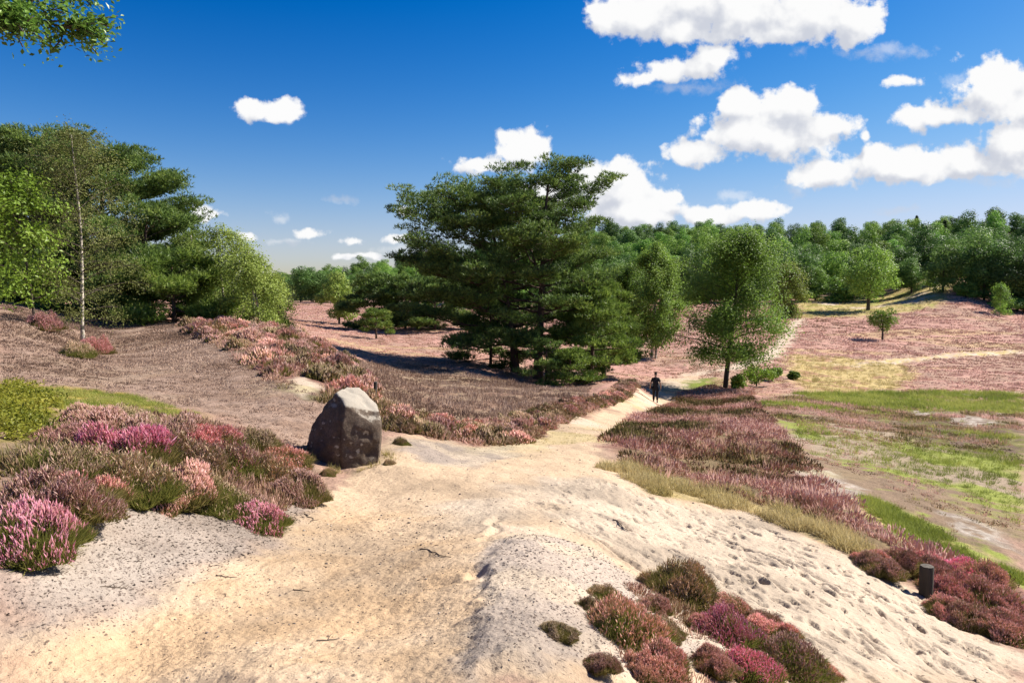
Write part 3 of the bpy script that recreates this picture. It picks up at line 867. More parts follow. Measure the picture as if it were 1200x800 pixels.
def bush_parts(seed, radius, h, n_flower, n_leaf, flower_len=(0.05, 0.11), thick=0.0062, lumps=6):
    """a heather bush: a dome of upright sprigs, dark green below and flowering above, in several lumps"""
    rng = np.random.default_rng(seed)
    lump = np.stack([rng.uniform(-0.6, 0.6, lumps), rng.uniform(-0.6, 0.6, lumps), rng.uniform(0.55, 1.0, lumps), rng.uniform(0.35, 0.6, lumps)], 1)

    def dome(q):
        z = np.zeros(len(q))
        for (a, b, k, w) in lump:
            z = np.maximum(z, k * np.exp(-((q[:, 0] - a) ** 2 + (q[:, 1] - b) ** 2) / (w * w)))
        rag = 0.72 + 0.56 * fbm(q[:, 0] * 2.6 + seed, q[:, 1] * 2.6 + 3, 3, seed + 5)
        return (0.35 + 0.65 * z) * rag * np.clip(1.05 - 0.95 * (q ** 2).sum(1) ** 1.6, 0.08, 1)

    def disc(n):
        a = rng.uniform(0, 2 * PI, n); r = np.sqrt(rng.uniform(0, 1, n))
        r *= 0.84 + 0.17 * np.sin(a * 2 + seed) + 0.12 * np.sin(a * 5 + seed * 2) + 0.07 * np.sin(a * 11 + seed)
        return np.stack([r * np.cos(a), r * np.sin(a)], 1)
    fl, fo = Acc(), Acc()
    q = disc(n_flower * 2)
    keep = fbm(q[:, 0] * 2.4 + 9 + seed, q[:, 1] * 2.4, 3, seed + 9) + rng.normal(0, 0.07, len(q)) > 0.46
    q = q[keep][:n_flower]; n_flower = len(q)
    top = dome(q) * h * rng.uniform(0.55, 1.14, n_flower)
    L = np.minimum(rng.uniform(*flower_len, n_flower), top * 0.8 + 0.015)
    d = np.stack([q[:, 0] * 0.4, q[:, 1] * 0.4, np.full(n_flower, 1.0)], 1) + rng.normal(0, 0.30, (n_flower, 3))
    d = unit(d)
    base = np.stack([q[:, 0] * radius, q[:, 1] * radius, top - L * 0.85], 1)
    patch = fbm(q[:, 0] * 2.2 + seed, q[:, 1] * 2.2, 2, seed)
    fl.add(*spikes(base, d, L, rng.uniform(0.7, 1.25, n_flower) * thick, np.clip(patch * 0.5 + rng.uniform(-0.05, 0.65, n_flower), 0, 1), foot=0.15))
    q = disc(n_leaf)
    top = dome(q) * h * rng.uniform(0.55, 1.0, n_leaf)
    L = np.minimum(rng.uniform(0.07, 0.2, n_leaf) * (h / 0.3), top + 0.02)
    d = unit(np.stack([q[:, 0] * 0.5, q[:, 1] * 0.5, np.full(n_leaf, 0.9)], 1) + rng.normal(0, 0.42, (n_leaf, 3)))
    base = np.stack([q[:, 0] * radius, q[:, 1] * radius, np.maximum(top - L, 0) * rng.uniform(0.3, 1, n_leaf)], 1)
    fo.add(*blades(base, d, L, rng.uniform(0.7, 1.5, n_leaf) * thick * 1.7, rng.uniform(0, 1, n_leaf), rng))
    return fl, fo


def bush_proto(seed, radius, h, nf, nl, mat, leaf='heather_leaf', **kw):
    fl, fo = bush_parts(seed, radius, h, nf, nl, **kw)
    V, T, A = fl.arrays(); mf = raw_mesh("flower_sprigs", V, T, A, M[mat])
    V, T, A = fo.arrays(); ml = raw_mesh("foliage", V, T, A, M[leaf])
    return mf, ml


def place_bush(meshes, loc, rz, s, label, group=None, cat="heather", sz=None):
    o = empty("heather_bush", loc, rz)
    o.scale = (s, s, sz or s)
    tag(o, label, cat, group)
    link_mesh("flower_sprigs", meshes[0], o); link_mesh("foliage", meshes[1], o)
    return o


# big detailed bushes (radius 1, scaled when placed: 1 unit = half its width)
PROTO = {}
for k, (mat, leaf) in enumerate((('heather_pink', 'heather_leaf'), ('heather_magenta', 'heather_leaf'), ('heather_brown', 'heather_leaf'), ('heather_rose', 'heather_leaf'), ('heather_pink', 'heather_green'), ('heather_brown', 'heather_green'), ('heather_magenta', 'heather_green'))):
    PROTO[(mat, leaf)] = [bush_proto(100 + 10 * k + i, 1.0, 0.85, 4600 if leaf == 'heather_leaf' else 2200, 8500 if leaf == 'heather_leaf' else 10500, mat, leaf, flower_len=(0.06, 0.20), thick=0.0108, lumps=7) for i in range(2)]

LEFT_BUSHES = [
    # x, y of the foot, width in pixels, flowers, foliage, height factor, label
    (8, 655, 92, 'heather_magenta', 'heather_green', 1.25, "magenta heather bush at the left picture edge, beside the grey sand bank"),
    (22, 612, 110, 'heather_pink', 'heather_leaf', 1.1, "dusky pink heather bush just behind the magenta one at the left edge"),
    (62, 596, 92, 'heather_rose', 'heather_leaf', 1.0, "rose-pink heather bush above the upper left corner of the grey sand bank"),
    (122, 584, 104, 'heather_brown', 'heather_green', 1.1, "olive heather bush with a few faded flowers, overhanging the middle of the grey bank"),
    (170, 592, 100, 'heather_pink', 'heather_leaf', 1.1, "pale pink heather bush in the front row of the left bank, between two green ones"),
    (222, 598, 84, 'heather_brown', 'heather_green', 1.0, "green heather bush with hardly any flowers, front row above the grey sand"),
    (262, 606, 70, 'heather_pink', 'heather_green', 0.9, "half green, half pink heather bush next to the magenta tip of the left bank"),
    (292, 622, 66, 'heather_magenta', 'heather_green', 1.05, "bright magenta heather bush at the lower tip of the left bank, by the yellow sand"),
    (334, 588, 70, 'heather_pink', 'heather_leaf', 1.15, "pink heather bush in front of the boulder's shadow"),
    (300, 572, 76, 'heather_brown', 'heather_leaf', 1.1, "brown heather bush behind the magenta tip of the left bank"),
    (124, 546, 100, 'heather_magenta', 'heather_leaf', 1.1, "bright magenta-pink heather bush in the back middle of the left bank"),
    (72, 556, 84, 'heather_pink', 'heather_green', 0.9, "greenish pink heather bush left of the bright magenta-pink one in the back"),
    (28, 562, 90, 'heather_brown', 'heather_green', 1.0, "green and brown heather bush below the yellow-green herbs"),
    (200, 556, 96, 'heather_brown', 'heather_leaf', 1.0, "dark brown heather bush behind the pale pink one"),
    (252, 562, 92, 'heather_pink', 'heather_green', 1.0, "loose green and pink heather bush at the middle right of the left bank"),
    (170, 522, 84, 'heather_pink', 'heather_leaf', 1.0, "dusty pink heather bush below the strip of yellow moss"),
    (90, 508, 76, 'heather_pink', 'heather_leaf', 1.0, "pink heather bush right of the yellow-green herbs"),
    (130, 502, 66, 'heather_brown', 'heather_leaf', 0.8, "low brown heather bush at the edge of the yellow moss"),
    (220, 528, 76, 'heather_rose', 'heather_leaf', 0.9, "rose heather bush in the back row of the left bank"),
    (274, 532, 70, 'heather_brown', 'heather_leaf', 0.9, "brown heather bush in the back row, towards the boulder"),
    (320, 548, 66, 'heather_pink', 'heather_leaf', 0.9, "pink heather bush left of the boulder's shadow"),
    (44, 524, 66, 'heather_rose', 'heather_leaf', 0.9, "rose heather bush among the yellow-green herbs at the left"),
]
CENTRE_BUSHES = [
    (800, 712, 96, 'heather_brown', 'heather_leaf', 1.0, "red-brown heather bush at the top of the clump on the mound"),
    (738, 770, 118, 'heather_pink', 'heather_green', 1.0, "large dusky pink heather bush at the front of the mound"),
    (708, 716, 56, 'heather_brown', 'heather_green', 0.8, "small dark green heather bush at the upper left of the mound clump"),
    (652, 762, 56, 'heather_brown', 'heather_leaf', 0.75, "small sparse dark heather bush standing alone left of the mound clump"),
    (862, 768, 90, 'heather_magenta', 'heather_green', 0.95, "bright magenta heather bush in the middle of the mound clump"),
    (852, 728, 62, 'heather_pink', 'heather_leaf', 0.85, "pinkish heather bush between the red-brown and the magenta one"),
    (912, 762, 70, 'heather_rose', 'heather_leaf', 0.85, "dark rose heather bush at the right end of the mound clump"),
    (930, 808, 96, 'heather_pink', 'heather_green', 0.9, "pink and green heather bush at the bottom edge, right end of the mound clump"),
    (770, 815, 90, 'heather_pink', 'heather_leaf', 0.9, "dusky pink heather bush cut by the bottom edge of the picture"),
    (880, 818, 84, 'heather_magenta', 'heather_green', 0.85, "magenta heather bush at the bottom edge beside the pink and green one"),
]
EDGE_BUSHES = [(1040, 680, 46), (1062, 672, 44), (1108, 688, 52), (1132, 712, 60), (1160, 700, 60), (1182, 730, 66), (1150, 738, 46), (1195, 756, 60), (1030, 668, 40), (1120, 728, 40), (1090, 672, 44), (1175, 712, 50), (1140, 690, 48)]


def width_scale(px, py, w):
    g = ground(px, min(py, 799))
    if py > 799:
        sx, _ = pray(px, 799)
        g = (g[0], g[1] - (py - 799) * 0.006)
    return g, w / FPX * math.hypot(*g) * 0.5


def place_bushes():
    rng = np.random.default_rng(4)
    for (px, py, w, mat, leaf, hf, lab) in LEFT_BUSHES:
        (x, y), s = width_scale(px, py, w * 1.35)
        y += s * 0.62
        place_bush(PROTO[(mat, leaf)][rng.integers(2)], (x, y, hz(x, y) - 0.02), rng.uniform(0, 6.28), s, lab, "heather bushes on the left bank", sz=s * hf * 0.78)
    for (px, py, w, mat, leaf, hf, lab) in CENTRE_BUSHES:
        (x, y), s = width_scale(px, py, w * 1.15)
        y += s * 0.62
        place_bush(PROTO[(mat, leaf)][rng.integers(2)], (x, y, hz(x, y) + 0.05), rng.uniform(0, 6.28), s, lab, "heather bushes on the mound", sz=s * hf * 0.85)
    for (px, py, w) in EDGE_BUSHES:
        (x, y), s = width_scale(px, py, w * 1.35)
        y += s * 0.6
        mat = ('heather_pink', 'heather_rose', 'heather_pink', 'heather_magenta')[rng.integers(4)]
        place_bush(PROTO[(mat, 'heather_leaf')][rng.integers(2)], (x, y, hz(x, y)), rng.uniform(0, 6.28), s, "pinkish heather bush at the sandy edge around the wooden post", "heather bushes around the post", sz=s * rng.uniform(0.65, 0.9))
    for (px, py, w) in ((765, 722, 40), (776, 752, 44), (716, 745, 40), (830, 745, 44), (826, 716, 36), (890, 740, 38), (898, 785, 46), (935, 782, 42), (960, 800, 44), (836, 790, 44), (690, 722, 30), (756, 798, 44), (704, 790, 36)):
        (x, y), s = width_scale(px, py, w * rng.uniform(1.1, 1.5))
        place_bush(PROTO[(('heather_pink', 'heather_rose', 'heather_brown')[rng.integers(3)] if rng.uniform() < 0.6 else 'heather_pink', 'heather_leaf')][rng.integers(2)], (x, y, hz(x, y) + 0.04), rng.uniform(0, 6.28), s, "small pink heather sprig bush filling in between the larger bushes on the mound", "small heather bushes on the mound", sz=s * rng.uniform(0.7, 1.1))


place_bushes()

# mid-distance bushes of the ridge behind the boulder
MID = {}
for k, mat in enumerate(('heather_pink', 'heather_brown', 'heather_rose')):
    MID[mat] = [bush_proto(300 + 10 * k + i, 1.0, 0.8, 900, 700, mat, flower_len=(0.16, 0.36), thick=0.034) for i in range(3)]


def in_poly(P, n, rng, keep=None):
    lo, hi = P.min(0), P.max(0); out = []
    c = 0
    for _ in range(400):
        q = rng.uniform(lo, hi, (max(200, n * 2), 2))
        d = pdist(q[:, 0], q[:, 1], P)
        ok = d > 0
        if keep is not None:
            ok &= keep(q[:, 0], q[:, 1], d)
        q = q[ok]; out.append(q); c += len(q)
        if c >= n:
            break
    return np.concatenate(out)[:n]


def spaced(P, n, gap, rng, keep=None):
    q = in_poly(P, n * 12, rng, keep); out = []
    for p in q:
        if all((p[0] - o[0]) ** 2 + (p[1] - o[1]) ** 2 > gap * gap for o in out):
            out.append(p)
            if len(out) >= n:
                break
    return out


def ridge_bushes():
    rng = np.random.default_rng(8)
    P = poly(RIDGE)
    gapP = WP['RIDGE_GAP']
    for p in spaced(P, 120, 0.75, rng, keep=lambda x, y, d: (d > 0.25) & (pdist(x, y, gapP) < -0.3)):
        s = rng.uniform(0.42, 0.8)
        mat = ('heather_pink', 'heather_brown', 'heather_pink', 'heather_pink')[rng.integers(4)]
        place_bush(MID[mat][rng.integers(3)], (p[0], p[1], hz(*p) - 0.03), rng.uniform(0, 6.28), s, "brownish pink heather bush in the thick band on the ridge behind the boulder", "heather bushes on the ridge", sz=s * rng.uniform(0.75, 1.1))
    P = poly(BAND)
    for p in spaced(P, 75, 0.62, rng, keep=lambda x, y, d: d > 0.15):
        s = rng.uniform(0.35, 0.6)
        mat = ('heather_pink', 'heather_brown', 'heather_pink', 'heather_brown')[rng.integers(4)]
        place_bush(MID[mat][rng.integers(3)], (p[0], p[1], hz(*p) - 0.03), rng.uniform(0, 6.28), s, "pink and olive heather bush in the band between the boulder and the far path", "heather bushes along the far side of the fork", sz=s * rng.uniform(0.75, 1.1))
    # lone flowering tufts at the foot of the young trees on the brown slope
    for (px, py, w, lab) in ((112, 414, 40, "pink heather tuft at the foot of the white-stemmed birch on the brown slope"), (90, 418, 36, "dark heather tuft left of the white-stemmed birch's foot"), (52, 386, 40, "pink heather tuft at the foot of the bright green sapling"),
                              (456, 545, 18, "small dry heather tuft on the sand right of the boulder"), (470, 521, 22, "olive heather tuft close to the right side of the boulder"), (384, 556, 20, "dry brown tuft against the front of the boulder")):
        (x, y), s = width_scale(px, py, w * 1.1)
        place_bush(PROTO[('heather_rose', 'heather_leaf') if 'pink' in lab else ('heather_brown', 'heather_green')][rng.integers(2)], (x, y, hz(x, y) - 0.01), rng.uniform(0, 6.28), s, lab, sz=s * 1.0)


ridge_bushes()


def tuft_arrays(seed, n, r, h, thick, kind, ntri):
    rng = np.random.default_rng(seed)
    a = rng.uniform(0, 2 * PI, n); q = np.sqrt(rng.uniform(0, 1, n))
    x, y = q * np.cos(a), q * np.sin(a)
    d = unit(np.stack([x * 0.6, y * 0.6, np.ones(n)], 1) + rng.normal(0, 0.25, (n, 3)))
    L = h * rng.uniform(0.55, 1.1, n) * (1 - 0.55 * q ** 2)
    base = np.stack([x * r, y * r, np.zeros(n)], 1)
    if kind == 'spike':
        base[:, 2] = L * 0.45
        return spikes(base, d, L * 0.6, rng.uniform(0.7, 1.3, n) * thick, rng.uniform(0, 1, n))
    if kind == 'grass':
        d = unit(d + rng.normal(0, 0.25, (n, 3)))
        return blades(base, d, L * 1.2, rng.uniform(0.7, 1.3, n) * thick, rng.uniform(0, 1, n), rng, bend=0.5)
    return blades(base, d, L, rng.uniform(0.7, 1.4, n) * thick, rng.uniform(0, 1, n), rng)


def merge_tufts(name, protos, pts, scales, seed, mat, label, cat, var=None, kind='stuff', spread=1.0, lift=-0.01):
    """many tufts joined into one mesh of ground cover; var = the tone of each tuft"""
    rng = np.random.default_rng(seed)
    z = height(pts[:, 0], pts[:, 1])
    Vs, Ts, As, off = [], [], [], 0
    pick = rng.integers(len(protos), size=len(pts))
    for k, (V, T, A) in enumerate(protos):
        i = np.nonzero(pick == k)[0]
        if not len(i):
            continue
        a = rng.uniform(0, 2 * PI, len(i)); c, s = np.cos(a)[:, None], np.sin(a)[:, None]
        sc = scales[i][:, None]; szv = (scales[i] * rng.uniform(0.75, 1.25, len(i)))[:, None]
        X = (V[None, :, 0] * c - V[None, :, 1] * s) * sc + pts[i, 0:1]
        Y = (V[None, :, 0] * s + V[None, :, 1] * c) * sc + pts[i, 1:2]
        Z = V[None, :, 2] * szv + z[i][:, None] + lift
        Vs.append(np.stack([X, Y, Z], -1).reshape(-1, 3))
        Ts.append((T[None] + (np.arange(len(i)) * len(V))[:, None, None]).reshape(-1, 3) + off)
        tone = rng.uniform(0, 1, len(i)) if var is None else var[i]
        As.append(np.clip(A[None] * (1 - spread) + 0 * A[None] + tone[:, None] * spread + (A[None] - 0.5) * 0.45, 0, 1).reshape(-1))
        off += len(i) * len(V)
    o = link_mesh(name, raw_mesh(name, np.concatenate(Vs), np.concatenate(Ts), np.concatenate(As), M[mat]))
    tag(o, label, cat, None, kind)
    return o


def ground_cover():
    rng = np.random.default_rng(21)
    spk = [np_ for np_ in (tuft_arrays(i, 54, 1.15, 0.8, 0.05, 'spike', 9) for i in range(4))]
    fine = [tuft_arrays(120 + i, 90, 1.2, 0.9, 0.03, 'spike', 9) for i in range(3)]
    spk_low = [tuft_arrays(20 + i, 18, 1.5, 0.36, 0.15, 'spike', 9) for i in range(4)]
    blade = [tuft_arrays(40 + i, 26, 1.0, 1.0, 0.13, 'blade', 1) for i in range(4)]
    grass = [tuft_arrays(60 + i, 22, 0.8, 1.2, 0.06, 'grass', 3) for i in range(4)]
    litter = [tuft_arrays(80 + i, 16, 1.0, 0.42, 0.16, 'blade', 1) for i in range(4)]

    def tone(p, f=0.35, seed=91, k=1.0, b=0.0):
        return np.clip((fbm(p[:, 0] * f, p[:, 1] * f, 4, seed) - 0.5) * 2.0 * k + 0.5 + b + rng.normal(0, 0.12, len(p)), 0, 1)
    # the flowering strip right of the path
    P = poly(STRIP)
    p = in_poly(P, 3600, rng, keep=lambda x, y, d: (d > 0.12) & (fbm(x * 1.5, y * 1.1, 3, 99) > 0.40))
    r = np.hypot(p[:, 0], p[:, 1])
    merge_tufts("heather_carpet", spk + blade[:2], p, rng.uniform(0.13, 0.30, len(p)) * (0.6 + 0.9 * fbm(p[:, 0] * 0.8, p[:, 1] * 0.8, 3, 100)) * np.clip(0.55 + r / 40, 0.65, 1.2), 5, 'carpet', "low pink heather covering the strip right of the sandy path", "heather", tone(p, b=0.0, k=1.3))
    # pinkish ridge and band floors between the bushes
    for nm, n, lab in (('RIDGE', 1300, "low heather filling the ridge between its bushes"), ('BAND', 1300, "low olive and pink heather filling the band beyond the fork")):
        P = WP[nm]; p = in_poly(P, n, rng, keep=lambda x, y, d: pdist(x, y, WP['RIDGE_GAP']) < -0.2)
        merge_tufts("heather_undergrowth", spk + blade, p, rng.uniform(0.16, 0.32, n), 6, 'carpet', lab, "heather", tone(p, b=-0.05))
    P = WP['LEFT_HEATHER']; p = in_poly(P, 2000, rng, keep=lambda x, y, d: d > 0.12)
    merge_tufts("heather_undergrowth", fine + blade, p, rng.uniform(0.10, 0.24, 2000), 7, 'carpet', "low heather and dead twigs between the bushes of the left bank", "heather", tone(p, b=-0.05))
    P = poly([(690, 700), (730, 690), (800, 690), (870, 735), (930, 770), (960, 799), (700, 799)]); p = in_poly(P, 230, rng, keep=lambda x, y, d: fbm(x * 2, y * 2, 3, 102) + 0.3 * d > 0.52)
    merge_tufts("heather_undergrowth", fine + blade, p, rng.uniform(0.06, 0.14, len(p)), 19, 'carpet', "low heather sprouting between the bushes on the mound", "heather", tone(p, b=-0.1))
    # mown brown slope: short dry stubble
    P = WP['BROWN_HILL']; p = in_poly(P, 16000, rng)
    r = np.hypot(p[:, 0], p[:, 1])
    merge_tufts("heather_stubble", litter, p, rng.uniform(0.10, 0.2, len(p)) * np.clip(r / 24, 0.6, 1.5), 8, 'litter', "short dry brown heather stubble on the left slope", "stubble", tone(p, 0.5), spread=0.8)
    P = WP['GREY_HEATH']; p = in_poly(P, 5000, rng)
    merge_tufts("heather_stubble", litter + blade[:1], p, rng.uniform(0.14, 0.3, len(p)), 9, 'litter', "short grey-brown heather in the dip in front of the pines", "stubble", tone(p, 0.4, b=-0.1), spread=0.8)
    # yellow moss, herbs
    P = WP['MOSS_STRIP']; p = in_poly(P, 1500, rng, keep=lambda x, y, d: fbm(x * 1.1, y * 1.1, 3, 97) + 0.12 * np.minimum(d, 1) > 0.52)
    merge_tufts("moss_grass", grass, p, rng.uniform(0.04, 0.09, len(p)), 10, 'grass_green', "strip of yellow-green mossy grass across the left slope", "grass", tone(p, 1.0, b=0.2))
    P = WP['YELLOW_HERB']; p = in_poly(P, 150, rng, keep=lambda x, y, d: fbm(x * 1.2, y * 1.2, 3, 98) + 0.12 * np.minimum(d, 1) > 0.53)
    hp = []
    for i in range(3):
        g = np.random.default_rng(70 + i); n = 70
        c = np.stack([g.normal(0, 0.5, n), g.normal(0, 0.5, n), g.uniform(0.1, 1.2, n)], 1)
        hp.append(leaf_cards(c, unit(g.normal(0, 0.6, (n, 3)) + [0, 0, 1]), g.uniform(0.16, 0.34, n), g.uniform(0, 1, n), g, 0.55))
    merge_tufts("leafy_undergrowth", hp, p, rng.uniform(0.14, 0.26, len(p)), 11, 'herb', "yellow-green leafy herbs at the left edge of the slope", "undergrowth", tone(p, 1.0, b=0.1))
    # straw fringe along the path, and the green hollow
    P = poly(STRAW_FRINGE); p = in_poly(P, 2300, rng, keep=lambda x, y, d: fbm(x * 1.4, y * 1.4, 3, 95) + 0.10 * np.minimum(d, 1) > 0.50)
    merge_tufts("dry_grass", grass, p, rng.uniform(0.06, 0.17, len(p)), 12, 'grass_straw', "straw-coloured grass fringing the right side of the path", "grass", tone(p, 0.8))
    P = poly(GREEN_HOLLOW)
    p = in_poly(P, 9000, rng, keep=lambda x, y, d: d + (fbm(x * 0.25, y * 0.25, 3, 101) - 0.5) * 5 > 0)
    patch = fbm(p[:, 0] * 0.16 + p[:, 1] * 0.05, p[:, 1] * 0.11, 4, 61)
    g = patch + rng.normal(0, 0.05, len(p)) > 0.42
    pg, pb = p[g], p[~g]
    rg, rb = np.hypot(pg[:, 0], pg[:, 1]), np.hypot(pb[:, 0], pb[:, 1])
    merge_tufts("hollow_grass", grass, pg, rng.uniform(0.10, 0.18, len(pg)) * np.clip(rg / 28, 0.7, 1.7), 13, 'grass_green', "green grass in the hollow at the right", "grass", tone(pg, 0.5, b=0.1))
    sf = np.ones(len(pb), bool)
    for Q in WP['SAND_FLATS']:
        sf &= pdist(pb[:, 0], pb[:, 1], Q) < 0
    pb, rb = pb[sf], rb[sf]
    merge_tufts("hollow_heather", litter + blade[:1] + spk_low[:1], pb, rng.uniform(0.10, 0.22, len(pb)) * np.clip(rb / 28, 0.7, 1.6), 14, 'carpet', "patchy brown heather in the hollow at the right", "heather", tone(pb, 0.4, b=-0.05))
    P = poly(GREEN_EDGE); p = in_poly(P, 1500, rng, keep=lambda x, y, d: fbm(x * 1.1, y * 1.1, 3, 96) + 0.1 * np.minimum(d, 1) > 0.48)
    merge_tufts("hollow_grass", grass, p, rng.uniform(0.05, 0.12, len(p)), 15, 'grass_green', "tall bright green grass behind the heather by the post", "grass", tone(p, 0.8, b=0.2))
    # the wide far heath
    sector = np.array([(-24, 44), (48, 44), (125, 165), (60, 190), (-10, 190), (-100, 275), (-125, 230), (-60, 110)], float)
    ban = [WP[k] for k in ('PATH', 'FAR_PATH', 'FAR_TRACK', 'HILL_GRASS', 'STRAW_FAR', 'GREEN_HOLLOW', 'BIRCH_GREEN', 'GREY_HEATH')]

    def keep(x, y, d):
        ok = np.hypot(x, y) > 44
        for Q in ban:
            ok &= pdist(x, y, Q) < 0.1
        return ok
    q = in_poly(sector, 20000, rng, keep=lambda x, y, d: rng.uniform(0, 1, len(x)) < np.clip((70 / np.hypot(x, y)) ** 1.6, 0.05, 1))
    q = q[keep(q[:, 0], q[:, 1], None)]
    r = np.hypot(q[:, 0], q[:, 1])
    merge_tufts("far_heather", spk_low, q, rng.uniform(0.2, 0.4, len(q)) * np.clip(r / 70, 0.8, 2.4), 16, 'carpet', "wide pink heather across the valley to the woods", "heather", tone(q, 0.06, k=0.5, b=0.25))
    # thin straw grass on the far bare ground and hill
    for nm, n, s in (('STRAW_FAR', 1400, 0.25), ('HILL_GRASS', 1600, 0.4)):
        P = WP[nm]; p = in_poly(P, n, rng)
        merge_tufts("pale_grass", grass, p, rng.uniform(0.5, 1.0, len(p)) * s, 17, 'grass_straw', "pale straw grass around the far track" if nm == 'STRAW_FAR' else "pale grass on the far slope below the woods", "grass", tone(p, 0.2))
    # dry grass round the foot of the boulder
    a_ = rng.uniform(2.6, 6.9, 46); bx, by = ground(400, 552)[0], 12.45
    p = np.stack([bx + np.cos(a_) * rng.uniform(0.62, 0.86, 46), by + np.sin(a_) * rng.uniform(0.5, 0.78, 46)], 1)
    merge_tufts("dry_grass", grass + blade[:1], p, rng.uniform(0.05, 0.13, 46), 22, 'grass_straw', "dry grass stems around the foot of the boulder", "grass", tone(p, 0.8, b=-0.15))
    # grassy tufts in the fork
    P = np.array(poly([(632, 505), (700, 486), (716, 520), (700, 545), (650, 540), (620, 522)])); p = in_poly(P, 70, rng, keep=lambda x, y, d: fbm(x * 0.5, y * 0.33 + 4, 3, 73) > 0.60)
    merge_tufts("fork_grass", grass, p, rng.uniform(0.04, 0.08, len(p)), 18, 'grass_straw', "yellowish grass tufts where the paths fork", "grass", tone(p, 0.8))


ground_cover()

# ------------------------------------------------------------------ trees
M['pine_needles'] = leaf_mat("pine_needles", [(0.0368, 0.0713, 0.0198), (0.1323, 0.2127, 0.044), (0.2875, 0.368, 0.0825)], 0.35, 0.5, 0.3)
M['young_pine'] = leaf_mat("young_pine_needles", [(0.06, 0.11, 0.02), (0.17, 0.25, 0.04), (0.30, 0.37, 0.08)], 0.4, 0.5, 0.3)
M['birch_leaf'] = leaf_mat("birch_leaves", [(0.1032, 0.1731, 0.0283), (0.1806, 0.2909, 0.0454), (0.2839, 0.409, 0.078)], 0.45, 0.5, 0.25, hue=0.015)
M['birch_pale'] = leaf_mat("pale_birch_leaves", [(0.1307, 0.1764, 0.0329), (0.224, 0.2867, 0.0564), (0.3173, 0.3859, 0.0941)], 0.45, 0.5, 0.25, hue=0.015)
M['birch_olive'] = leaf_mat("thin_birch_leaves", [(0.1045, 0.1207, 0.035), (0.171, 0.1898, 0.052), (0.247, 0.2702, 0.08)], 0.42, 0.55, 0.25)
M['bright_leaf'] = leaf_mat("bright_sapling_leaves", [(0.11, 0.18, 0.02), (0.20, 0.31, 0.035), (0.30, 0.41, 0.07)], 0.45, 0.45, 0.3)
M['wood_leaf'] = leaf_mat("woodland_leaves", [(0.1003, 0.1917, 0.0372), (0.1825, 0.3103, 0.0541), (0.292, 0.4198, 0.0845)], 0.4, 0.5, 0.25, hue=0.03)
M['wood_dark'] = leaf_mat("dark_woodland_leaves", [(0.0615, 0.1264, 0.0316), (0.1141, 0.2019, 0.0456), (0.193, 0.2896, 0.0702)], 0.35, 0.5, 0.25, hue=0.02)
M['spruce'] = leaf_mat("spruce_needles", [(0.0286, 0.0585, 0.0234), (0.0585, 0.104, 0.0338), (0.0975, 0.1495, 0.052)], 0.25, 0.5, 0.25, hue=0.02)
M['oak_leaf'] = leaf_mat("oak_leaves", [(0.0562, 0.1238, 0.0203), (0.1237, 0.2393, 0.0351), (0.225, 0.3465, 0.0675)], 0.42, 0.4, 0.35)
M['pine_bark'] = bark_mat("pine_bark", [(0.05, 0.035, 0.028), (0.10, 0.065, 0.05), (0.17, 0.105, 0.075)], 5, (1, 1, 0.35))
M['birch_bark'] = bark_mat("birch_bark", [(0.03, 0.027, 0.025, 0.36), (0.16, 0.14, 0.12, 0.42), (0.44, 0.39, 0.32, 0.5), (0.55, 0.50, 0.43, 0.8)], 5, (0.7, 0.7, 1.9), 0.2)
M['dark_bark'] = bark_mat("dark_bark", [(0.035, 0.028, 0.022), (0.08, 0.062, 0.048), (0.13, 0.10, 0.08)], 6, (1, 1, 0.3))


def trunk_line(rng, h, wig, lean=(0, 0), n=9, lean_pow=1.4):
    t = np.linspace(0, 1, n)
    ph = rng.uniform(0, 6.28, 2)
    x = lean[0] * t ** lean_pow + wig * np.sin(t * 5 + ph[0]) * t
    y = lean[1] * t ** lean_pow + wig * np.sin(t * 4.3 + ph[1]) * t
    return np.stack([x, y, t * h - 0.15 * (t == 0)], 1)


def along(P, t):
    n = len(P) - 1
    f = np.clip(np.asarray(t, float), 0, 1) * n
    i = np.minimum(f.astype(int), n - 1); k = (f - i)[..., None]
    return P[i] * (1 - k) + P[i + 1] * k


def curve(p0, d, L, rise, rng, n=5, wob=0.08):
    """a limb: starts along d and bends upward (rise > 0) or droops (rise < 0)"""
    t = np.linspace(0, 1, n)[:, None]
    j = np.cumsum(rng.normal(0, wob * L / n, (n, 3)), 0) * (t > 0)
    return p0 + d * L * t + np.array([0, 0, 1.0]) * rise * L * t ** 2 + j


def pad_tufts(c, rx, rz, n, rng, size, up=0.8, nb=4, width=0.05):
    """needle tufts filling one flat spray of a pine"""
    q = rng.normal(0, 1, (n, 3)); q = unit(q) * rng.uniform(0.25, 1, (n, 1)) ** 0.5
    pos = c + q * np.array([rx, rx, rz]); pos[:, 2] += rz * 0.3 * (1 - (q[:, :2] ** 2).sum(1))
    d = unit(q * np.array([0.9, 0.9, 0.5]) + np.array([0, 0, up]) + rng.normal(0, 0.25, (n, 3)))
    b = np.repeat(pos, nb, 0); dd = unit(np.repeat(d, nb, 0) + rng.normal(0, 0.55, (n * nb, 3)))
    tone = rng.normal(0, 0.14)
    var = np.repeat(np.clip(rng.normal(0.42, 0.2, n) + tone, 0, 1), nb)
    return blades(b, dd, rng.uniform(0.7, 1.25, n * nb) * size, np.full(n * nb, width) * rng.uniform(0.7, 1.3, n * nb), var, rng)


